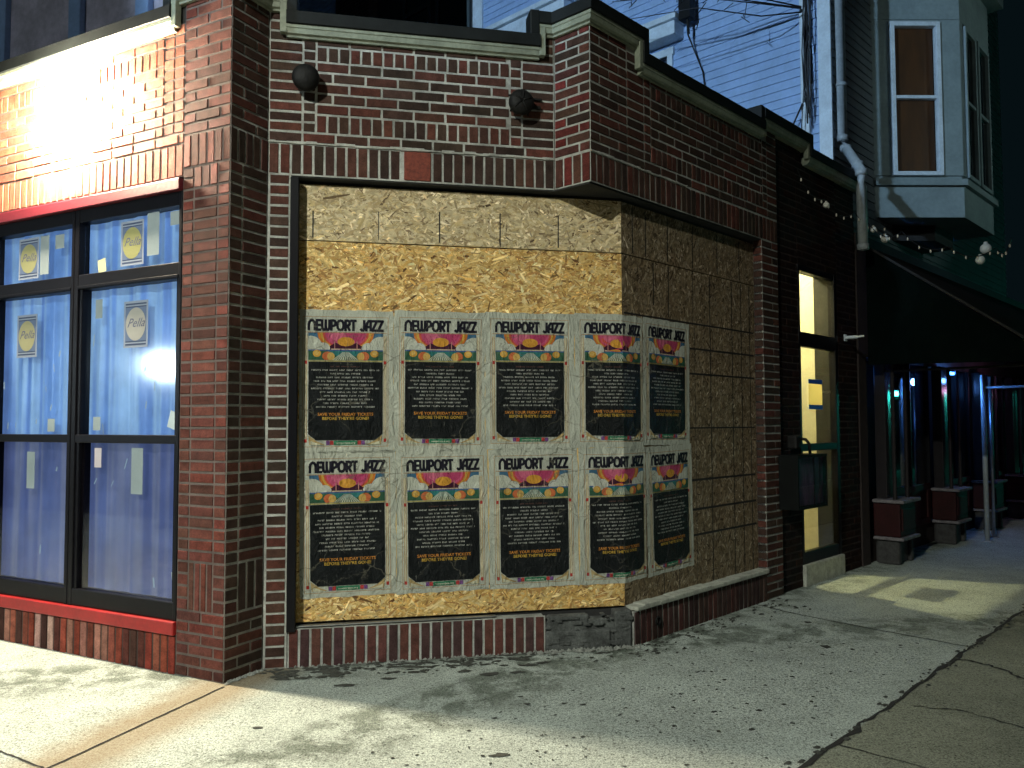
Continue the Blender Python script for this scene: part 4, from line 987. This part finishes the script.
bar = thing('bar_front', FR @ T(9, .5, 0), 'dark bar shop front with red wooden bulkheads and blue-lit glass under the green awning', 'building')
b = MB(); b.box(4.64, 4.85, .02, .3, 0, 3.6); b.box(4.85, 14.5, .02, .3, 2.25, 3.6); b.box(4.85, 14.5, .06, .3, 0, .26); b.build('wall', surf('dark_brick_paint', (.02, .012, .011), .8, .4, 6, 30, .6), bar, FR)
b = MB(); b.box(4.64, 14.5, 1.8, 1.9, 0, 3.6); b.box(4.64, 4.70, .3, 1.8, 0, 3.6); b.box(14.4, 14.5, .3, 1.8, 0, 3.6); b.box(4.64, 14.5, .3, 1.8, 3.5, 3.6)
b.build('interior', surf('dark_interior', (.02, .022, .03), .6, .5, 2, 20, .3), bar, FR)
xb = [4.95, 6.95, 8.75, 10.6]
for i, x in enumerate(xb):
    xn = xb[i+1] if i < 3 else 12.4
    f = MB()
    f.bbox(x+.55, xn, .03, .09, .26, .34, .006); f.bbox(x+.55, xn, .03, .09, .68, .76, .006); f.bbox(x+.55, x+.66, .028, .09, .34, .68, .006); f.bbox(xn-.11, xn, .028, .09, .34, .68, .006); f.bbox(x+.65, xn-.1, .05, .08, .33, .69, .004)
    f.build('bulkhead', M['darkred'], bar, FR)
    g = MB(); g.box(x+.55, xn, .055, .063, .76, 2.25); 
    fm = MB()
    for xx in (x+.55, (x+.55+xn)/2, xn-.04): fm.bbox(xx, xx+.04, .02, .08, .76, 2.25, .006)
    wn = fm.build('window', M['black'], bar, FR); g.build('pane', M['glass_dark'], wn, FR)
    # projecting timber pilaster with red box, pale ledge and stone foot
    p_ = MB(); d = .26
    p_.bbox(x, x+.5, -d, .02, .30, .66, .012); p_.bbox(x+.05, x+.45, -d-.012, -d+.01, .36, .60, .01)
    p_.build('plinth_box', M['darkred'], bar, FR)
    p_ = MB(); p_.bbox(x-.03, x+.54, -d-.05, .02, .662, .70, .01); p_.build('ledge', M['ledge'], bar, FR); p_ = MB(); p_.bbox(x-.02, x+.53, -d-.04, .02, .262, .298, .01); p_.build('ledge', M['ledge'], bar, FR)
    p_ = MB()
    for xx in (x+.02, x+.40): p_.bbox(xx, xx+.09, -d+.02, .0, .0, .26, .02)
    p_.bbox(x+.05, x+.45, -d+.06, .02, .0, .24, .02); p_.build('stone_foot', M['foot'], bar, FR)
    p_ = MB()
    for xx in (x+.04, x+.43): p_.tube([(xx, -d+.06, .70), (xx, -d+.06, 2.2)], .022)
    p_.bbox(x+.10, x+.38, -.10, .02, .70, 2.25, .01); p_.build('pilaster', surf('glossy_black_wood', (.02, .018, .02), .18, .1, bstr=.05), bar, FR)
# awning post and cross bar, blue lit
b = MB(); px_ = 7.55
b.tube([(px_, -.45, 0), (px_, -.45, 2.14)], .030, seg=12); b.tube([(px_, -.45, 1.98), (px_, -1.6, 1.98)], .016, seg=8); b.bbox(px_-.06, px_+.06, -.51, -.39, 0, .012, .003)
tag(b.build('awning_post', M['gutter'], None, FR, True), 'slim pale post with a cross bar catching blue light under the awning', 'post')
b = MB(); b.tube([(8.0, -.42, 0), (8.0, -.42, 2.14)], .020, seg=12); b.bbox(7.95, 8.05, -.47, -.37, 0, .012, .003)
tag(b.build('awning_post', M['steel'], None, FR, True), 'thin dark post just right of the pale cross-barred one under the awning', 'post')
blue = MB(); blue.bbox(4.93, 5.05, .10, .13, 1.95, 2.16, .006); tag(blue.build('neon_sign', emit('blue_neon', (.05, .25, 1), 1.6), None, FR), 'small blue glowing sign inside the near end of the bar window', 'neon sign')
blue = MB(); blue.bbox(7.15, 7.9, .02, -.02, 2.18, 2.21, .004); tag(blue.build('light_strip', emit('blue_strip', (.06, .3, 1), 12), None, FR), 'blue glowing strip fixed under the awning over the middle of the bar front', 'light strip')
light('strip_lamp', 'POINT', FR @ Vector((7.5, -.25, 2.08)), 16, (.10, .32, 1), .05)
light('strip_lamp', 'POINT', FR @ Vector((9.2, -.5, 2.0)), 5, (.8, .35, .7), .05)

# string lights along the parapet and bay
def string(pts, n, label, lit, big=()):
    W0 = T(*pts[0]); root = thing('string_light', W0, label, 'string lights', 'string lights over the bar front'); inv = Vector(pts[0]); b = MB(); P = []
    for a, c in zip(pts, pts[1:]):
        for k in range(8):
            t_ = k/8; p = Vector(a).lerp(Vector(c), t_); p.z -= .10*4*t_*(1-t_); P.append(p-inv)
    P.append(Vector(pts[-1])-inv); b.tube(P, .005, seg=4); b.build('wire', M['cable'], root, W0)
    bb = MB(); bb.lathe([(0, .0), (.006, -.002), (.008, -.012), (.009, -.02), (.006, -.03), (0, -.034)], I4, seg=8)
    src = None
    for k in range(n):
        p = P[int((k+.5)/n*(len(P)-1))]
        if src is None: src = bb.build('bulb', M[lit], root, T(*(inv+p)), True)
        else: o = src.copy(); COL.objects.link(o); put(o, T(*(inv+p)), root)
M['bulb'] = emit('unlit_bulb_glint', (.8, .75, .6), .06)  # unlit glass; faint emission imitates reflected light
def g3(x, y, z): v = FR @ Vector((x, y, z)); return (v.x, v.y, v.z)
string([g3(3.0, -.08, 3.90), g3(3.6, -.08, 3.74), g3(4.25, -.12, 3.72), g3(5.0, -.2, 3.70)], 12, 'string of tiny bulbs sagging across the dark brick over the lit window', 'bulb')
string([g3(4.4, -.20, 3.62), g3(4.5, -.5, 3.50), g3(4.6, -.9, 3.30), g3(4.7, -1.3, 3.24), g3(4.4, -1.5, 3.25)], 16, 'string of tiny bulbs hanging in front of the grey bay', 'bulb')
M['globe'] = surf('frosted_globe', (.75, .74, .66), .35, .05, bstr=0)
for i, (x, y, z, r_, lab) in enumerate(((3.54, -.12, 3.66, .030, 'frosted globe lamp on the dark brick beside the downspout'), (4.60, -.18, 3.59, .032, 'upper left frosted globe lamp under the grey bay'), (4.88, -.20, 3.53, .042, 'lower left frosted globe lamp nearer the awning ridge'),
                      (5.17, -1.10, 3.33, .055, 'larger frosted globe lamp below the right corner of the bay'), (4.95, -1.10, 3.18, .045, 'frosted globe lamp hanging lowest at the right of the bay'))):
    b = MB(); b.lathe([(0, -r_)]+[(r_*math.sin(R(a)), -r_*math.cos(R(a))) for a in range(20, 160, 20)]+[(r_*.35, r_*.95), (r_*.35, r_*1.3), (0, r_*1.32)], I4, seg=14)
    tag(b.build('globe_lamp', M['globe'], None, T(*g3(x, y, z)), True), lab, 'lamp', 'frosted globe lamps near the bay')

# ------------------------------------------------------------------ ground
t = MB(); t.poly([(-150, -150, -.14), (150, -150, -.14), (150, 150, -.14), (-150, 150, -.14)]); tag(t.build('road', M['asphalt']), kind='structure')
def lp(s, u): v = FL @ Vector((-s, -u, 0)); return Vector((v.x, v.y))
def rp(s, u): v = FR @ Vector((s, -u, 0)); return Vector((v.x, v.y))
a1, a2 = lp(14, 5.4), lp(0, 5.4); b1, b2 = rp(0, 5.4), rp(70, 5.4)
def inter(p, q, r, s):
    d1, d2 = q-p, s-r; t_ = ((r-p).x*d2.y-(r-p).y*d2.x)/(d1.x*d2.y-d1.y*d2.x); return p+d1*t_
kc = inter(a1, a2, b1, b2)
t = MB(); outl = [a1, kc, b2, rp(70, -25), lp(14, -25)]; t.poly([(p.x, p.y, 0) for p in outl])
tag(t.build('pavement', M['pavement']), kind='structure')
sweep('kerb', [a1, kc, b2], [(0, -.14), (.14, -.14), (.14, -.01), (.13, 0.0), (0, .002)], M['kerb'], None)['kind'] = 'structure'
random.seed(23)
def crack(name, pts, w0, w1, n, jit=.012, mat='asphalt_line'):
    pts = [Vector(p) for p in pts]; P = []
    for a, c in zip(pts, pts[1:]):
        for i in range(n): P.append(a.lerp(c, i/n))
    P.append(pts[-1]); b = MB(); prev = None
    for i, p in enumerate(P):
        d = (P[min(i+1, len(P)-1)]-P[max(i-1, 0)]).normalized(); nn = Vector((-d.y, d.x)); o_ = random.gauss(0, jit); w_ = random.uniform(w0, w1)
        cur = (p+nn*(o_+w_/2), p+nn*(o_-w_/2))
        if prev: b.poly([(prev[0].x, prev[0].y, .004), (prev[1].x, prev[1].y, .004), (cur[1].x, cur[1].y, .004), (cur[0].x, cur[0].y, .004)])
        prev = cur
    return tag(b.build(name, M[mat]), kind='structure')
crack('expansion_joint', [(-1.70, 4.84), (-2.088, 3.728), (-2.6, 2.2)], .010, .016, 30, .0015)
crack('expansion_joint', [(-2.46, 3.93), (-2.13, 3.73), (-1.9, 3.5)], .008, .014, 12, .002)
crack('pavement_crack', [rp(-3, 1.70), rp(9, 1.68)], .010, .045, 110, .007)
crack('pavement_crack', [rp(1.65, 1.70), rp(1.62, 1.9), rp(1.44, 2.15), rp(1.5, 3.2)], .01, .03, 10, .010)
crack('expansion_joint', [rp(2.20, .0), rp(2.12, .3), rp(2.05, .85), rp(2.0, 1.66)], .008, .016, 10, .004)
crack('expansion_joint', [rp(-.3, 1.72), rp(-.25, 3.0)], .006, .014, 14, .004)
crack('pavement_crack', [rp(.5, 1.8), rp(.62, 2.0), rp(.55, 2.3)], .006, .02, 6, .01)
crack('pavement_crack', [(-.75, 3.55), (-.6, 3.62), (-.3, 3.6), (-.1, 3.7)], .004, .010, 8, .01)
# dirt, moss clumps and chewing-gum spots lying on the pavement
b = MB()
def blob(x, y, r_, z=.004, hgt=.006, asp=None, ang=None, mat=0):
    n = random.randint(7, 11); asp = asp or random.uniform(.4, 1); ang = random.uniform(0, 3.14) if ang is None else ang
    ring = []
    for k in range(n):
        a = 2*math.pi*k/n; rr = r_*random.uniform(.6, 1.25); u, v = rr*math.cos(a), rr*math.sin(a)*asp
        ring.append((x+u*math.cos(ang)-v*math.sin(ang), y+u*math.sin(ang)+v*math.cos(ang), z))
    for k in range(n): b.poly([ring[k], ring[(k+1) % n], (x, y, z+hgt)], mat)
am = math.atan2(dM.y, dM.x); ar = math.atan2(dR.y, dR.x)
for i in range(150):
    s_ = random.uniform(.0, 2.5); u_ = abs(random.gauss(0, .12))+.01; v = FM @ Vector((s_, -u_, 0)); blob(v.x, v.y, random.uniform(.006, .03)*(1.3-min(1, u_*2)), .004, .006, .5, am)
for i in range(46):
    s_ = random.uniform(.05, .55); v = FM @ Vector((s_, -random.uniform(.0, .24)-.02, 0)); blob(v.x, v.y, random.uniform(.02, .055), .004, .008, .4, am)
for i in range(46):
    s_ = random.uniform(.75, 1.7); v = FM @ Vector((s_, -random.uniform(.05, .30), 0)); blob(v.x, v.y, random.uniform(.012, .05), .004, .004, .5, am)
for i in range(90):
    s_ = random.uniform(.4, 2.6); u_ = abs(random.gauss(0, .12))+.02; v = FR @ Vector((s_, -u_, 0)); blob(v.x, v.y, random.uniform(.006, .035), .004, .008, .5, ar)
for i in range(420):
    s_ = random.uniform(-2.6, 2.2); u_ = random.uniform(.1, 1.55); v = FR @ Vector((s_, -u_, 0)); blob(v.x, v.y, random.lognormvariate(-5.0, .55), .004, .001, .8)
for i in range(70):
    s_ = random.uniform(-1.8, 1.6); u_ = random.gauss(.65, .22); v = FR @ Vector((s_, -u_, 0)); blob(v.x, v.y, random.lognormvariate(-4.6, .45), .004, .002, .45, ar)
for i in range(150):
    s_ = random.uniform(-1.5, 6); v = FR @ Vector((s_, -1.69+random.gauss(0, .03), 0)); blob(v.x, v.y, random.uniform(.006, .03), .005, .008, .6, ar)
for x, y, r_ in ((-.142, 5.06, .075), (.03, 5.10, .05), (-.99, 4.86, .07), (-.06, 3.85, .05), (-.3, 5.12, .06), (.2, 5.3, .06), (-.75, 4.98, .05), (-1.3, 4.2, .035)): blob(x, y, r_, .004, .003, .45, am)
tag(b.build('dirt', M['dirt']), 'dark dirt, moss and gum spots scattered over the pale pavement', 'dirt', kind='stuff')
b = MB()
for i in range(110):
    s_ = random.uniform(1.7, 2.5); v = FM @ Vector((s_, -random.uniform(-.0, .07), 0)); blob(v.x, v.y, random.uniform(.006, .026), .004, .016)
for i in range(60):
    s_ = random.uniform(0, .31); v = FP @ Vector((s_, -random.uniform(.0, .03), 0)); blob(v.x, v.y, random.uniform(.008, .02), .004, .012)
for i in range(60):
    s_ = random.uniform(.15, 1.8); v = FM @ Vector((s_, -random.uniform(.0, .02), 0)); blob(v.x, v.y, random.uniform(.006, .02), .004, .012)
tag(b.build('rubble', M['rubble']), 'pale crumbs of mortar lying along the foot of the brick base', 'rubble', kind='stuff')

# ------------------------------------------------------------------ street behind the camera (seen only in the glass, and lighting the scene)
def mirror(F, px, py, dist, yplane=.03):
    """point in the street whose reflection in the shop glass lies dist metres beyond the pane"""
    a2, b2 = px-512, 384-py; p, r_ = PITCH, ROLL; a = a2*math.cos(r_)+b2*math.sin(r_); c = -a2*math.sin(r_)+b2*math.cos(r_)
    d = Vector((a, F_PX*math.cos(p)-c*math.sin(p), F_PX*math.sin(p)+c*math.cos(p))).normalized(); Fi = F.inverted(); o_ = Fi @ CAM; dd = (Fi.to_3x3() @ d)
    t_ = (yplane-o_.y)/dd.y; q = o_+dd*(t_+dist); q.y = 2*yplane-q.y; return F @ q
def lamp_post(label, head, h, em, arm=None):
    W0 = T(head.x, head.y, -.13); root = thing('street_lamp', W0, label, 'street lamp')
    b = MB(); b.tube([(0, 0, 0), (0, 0, h)], [.09, .05], seg=12); b.bbox(-.16, .16, -.16, .16, 0, .3, .03); b.build('pole', M['iron'], root, W0)
    b = MB(); b.bbox(-.16, .16, -.25, .25, h, h+.12, .03); b.build('head', M['iron'], root, W0)
    b = MB(); b.bbox(-.12, .12, -.2, .2, h-.03, h-.002, .01); b.build('lens', em, root, W0)
lampK = Vector((-4.2, -4.1, 8.2))
lamp_post('tall street lamp with a cool white head on the near side of the junction', lampK, 8.2, emit('lens_cool', (.75, .95, 1), 20))
k1 = light('street_lamp_light', 'SPOT', lampK+Vector((0, 0, -.4)), 9000, (.97, 1, .88), .12, spot_size=R(62), spot_blend=1); aim(k1, (-1.35, 4.6, .9))
lampFill = Vector((-9.5, -3.8, 9.0))  # unseen lamp added to brighten the blue clapboard siding
lamp_post('unseen added lamp across the junction, with a bluish head turned on the clapboards', lampFill, 9.0, emit('lens_blue', (.6, .8, 1), 20))
k2 = light('street_lamp_light', 'SPOT', lampFill+Vector((0, 0, -.4)), 13500, (.50, .74, 1), .15, spot_size=R(34), spot_blend=.5); aim(k2, tuple(FS @ Vector((2.6, 0, 6.6))))
gl = mirror(FL, 166, 366, 7.5, .037)
W0 = T(gl.x, gl.y, -.13); root = thing('post_lamp', W0, 'low post-top lamp with a bright white globe on the left pavement', 'lamp')
b = MB(); b.tube([(0, 0, 0), (0, 0, gl.z)], .05, seg=12); b.bbox(-.12, .12, -.12, .12, 0, .2, .02); b.build('pole', M['iron'], root, W0)
b = MB(); b.lathe([(0, -.13)]+[(.13*math.sin(R(a)), -.13*math.cos(R(a))) for a in range(15, 180, 15)]+[(0, .13)], T(0, 0, gl.z+.13), seg=16); b.build('globe', emit('lamp_globe', (.75, .92, 1), 420), root, W0, True)
tg = mirror(FR, 899, 389, 20, .059)
W0 = T(tg.x, tg.y, -.13); root = thing('traffic_light', W0, 'traffic signal showing green down the street', 'traffic light')
b = MB(); b.tube([(.0, .3, 0), (.0, .3, tg.z+.8)], .06); b.build('pole', M['iron'], root, W0)
b = MB(); b.bbox(-.18, .18, -.1, .22, tg.z-.25, tg.z+.95, .02); b.build('housing', M['iron'], root, W0)
b = MB(); b.lathe([(0, -.24), (.13, -.24), (.22, -.19), (.26, -.1), (.26, .1), (.22, .19), (0, .24)], T(0, 0, tg.z+.13)); b.build('lens', emit('green_lens', (.04, 1, .78), 110), root, W0, True)
lampB = Vector((*rp(7, 10), 6.6))
lamp_post('street lamp on the far pavement of the side street, facing the grey bay', lampB, 6.6, emit('lens_green', (.7, 1, .9), 8))
k3 = light('street_lamp_light', 'SPOT', lampB+Vector((0, 0, -.4)), 900, (.78, 1, .96), .12, spot_size=R(26), spot_blend=.7); aim(k3, (6.0, 10.4, 5.6))
# shops across the street with a few lit windows
ac = thing('street_block', T(8, -16, -.14), 'dark row of shops across the street with a few lit windows', 'building')
b = MB(); b.box(-30, 50, -18, -12, 0, 8); b.build('wall', surf('dark_facade', (.05, .045, .045), .8, .3, .5), ac, T(8, -16, -.14) @ Matrix.Rotation(R(20), 4, 'Z'))
random.seed(29)
for i in range(16):
    x = -28+i*4.6+random.uniform(-.6, .6); z = random.choice((1.0, 1.2, 4.6)); b = MB(); b.bbox(x, x+random.uniform(.5, 1.8), -12, -11.95, z, z+random.uniform(.5, 1.6), .01)
    b.build('window', emit('lit_window', random.choice(((1, .8, .5), (.7, .85, 1), (.9, .4, .5))), random.uniform(.4, 3)), ac, T(8, -16, -.14) @ Matrix.Rotation(R(20), 4, 'Z'))

# ------------------------------------------------------------------ night sky
wd = bpy.data.worlds.new('World'); scene.world = wd; wd.use_nodes = True; nt = wd.node_tree
bg = nt.nodes['Background']; bg.inputs[0].default_value = (.30, .78, 1.0, 1); bg.inputs[1].default_value = .006
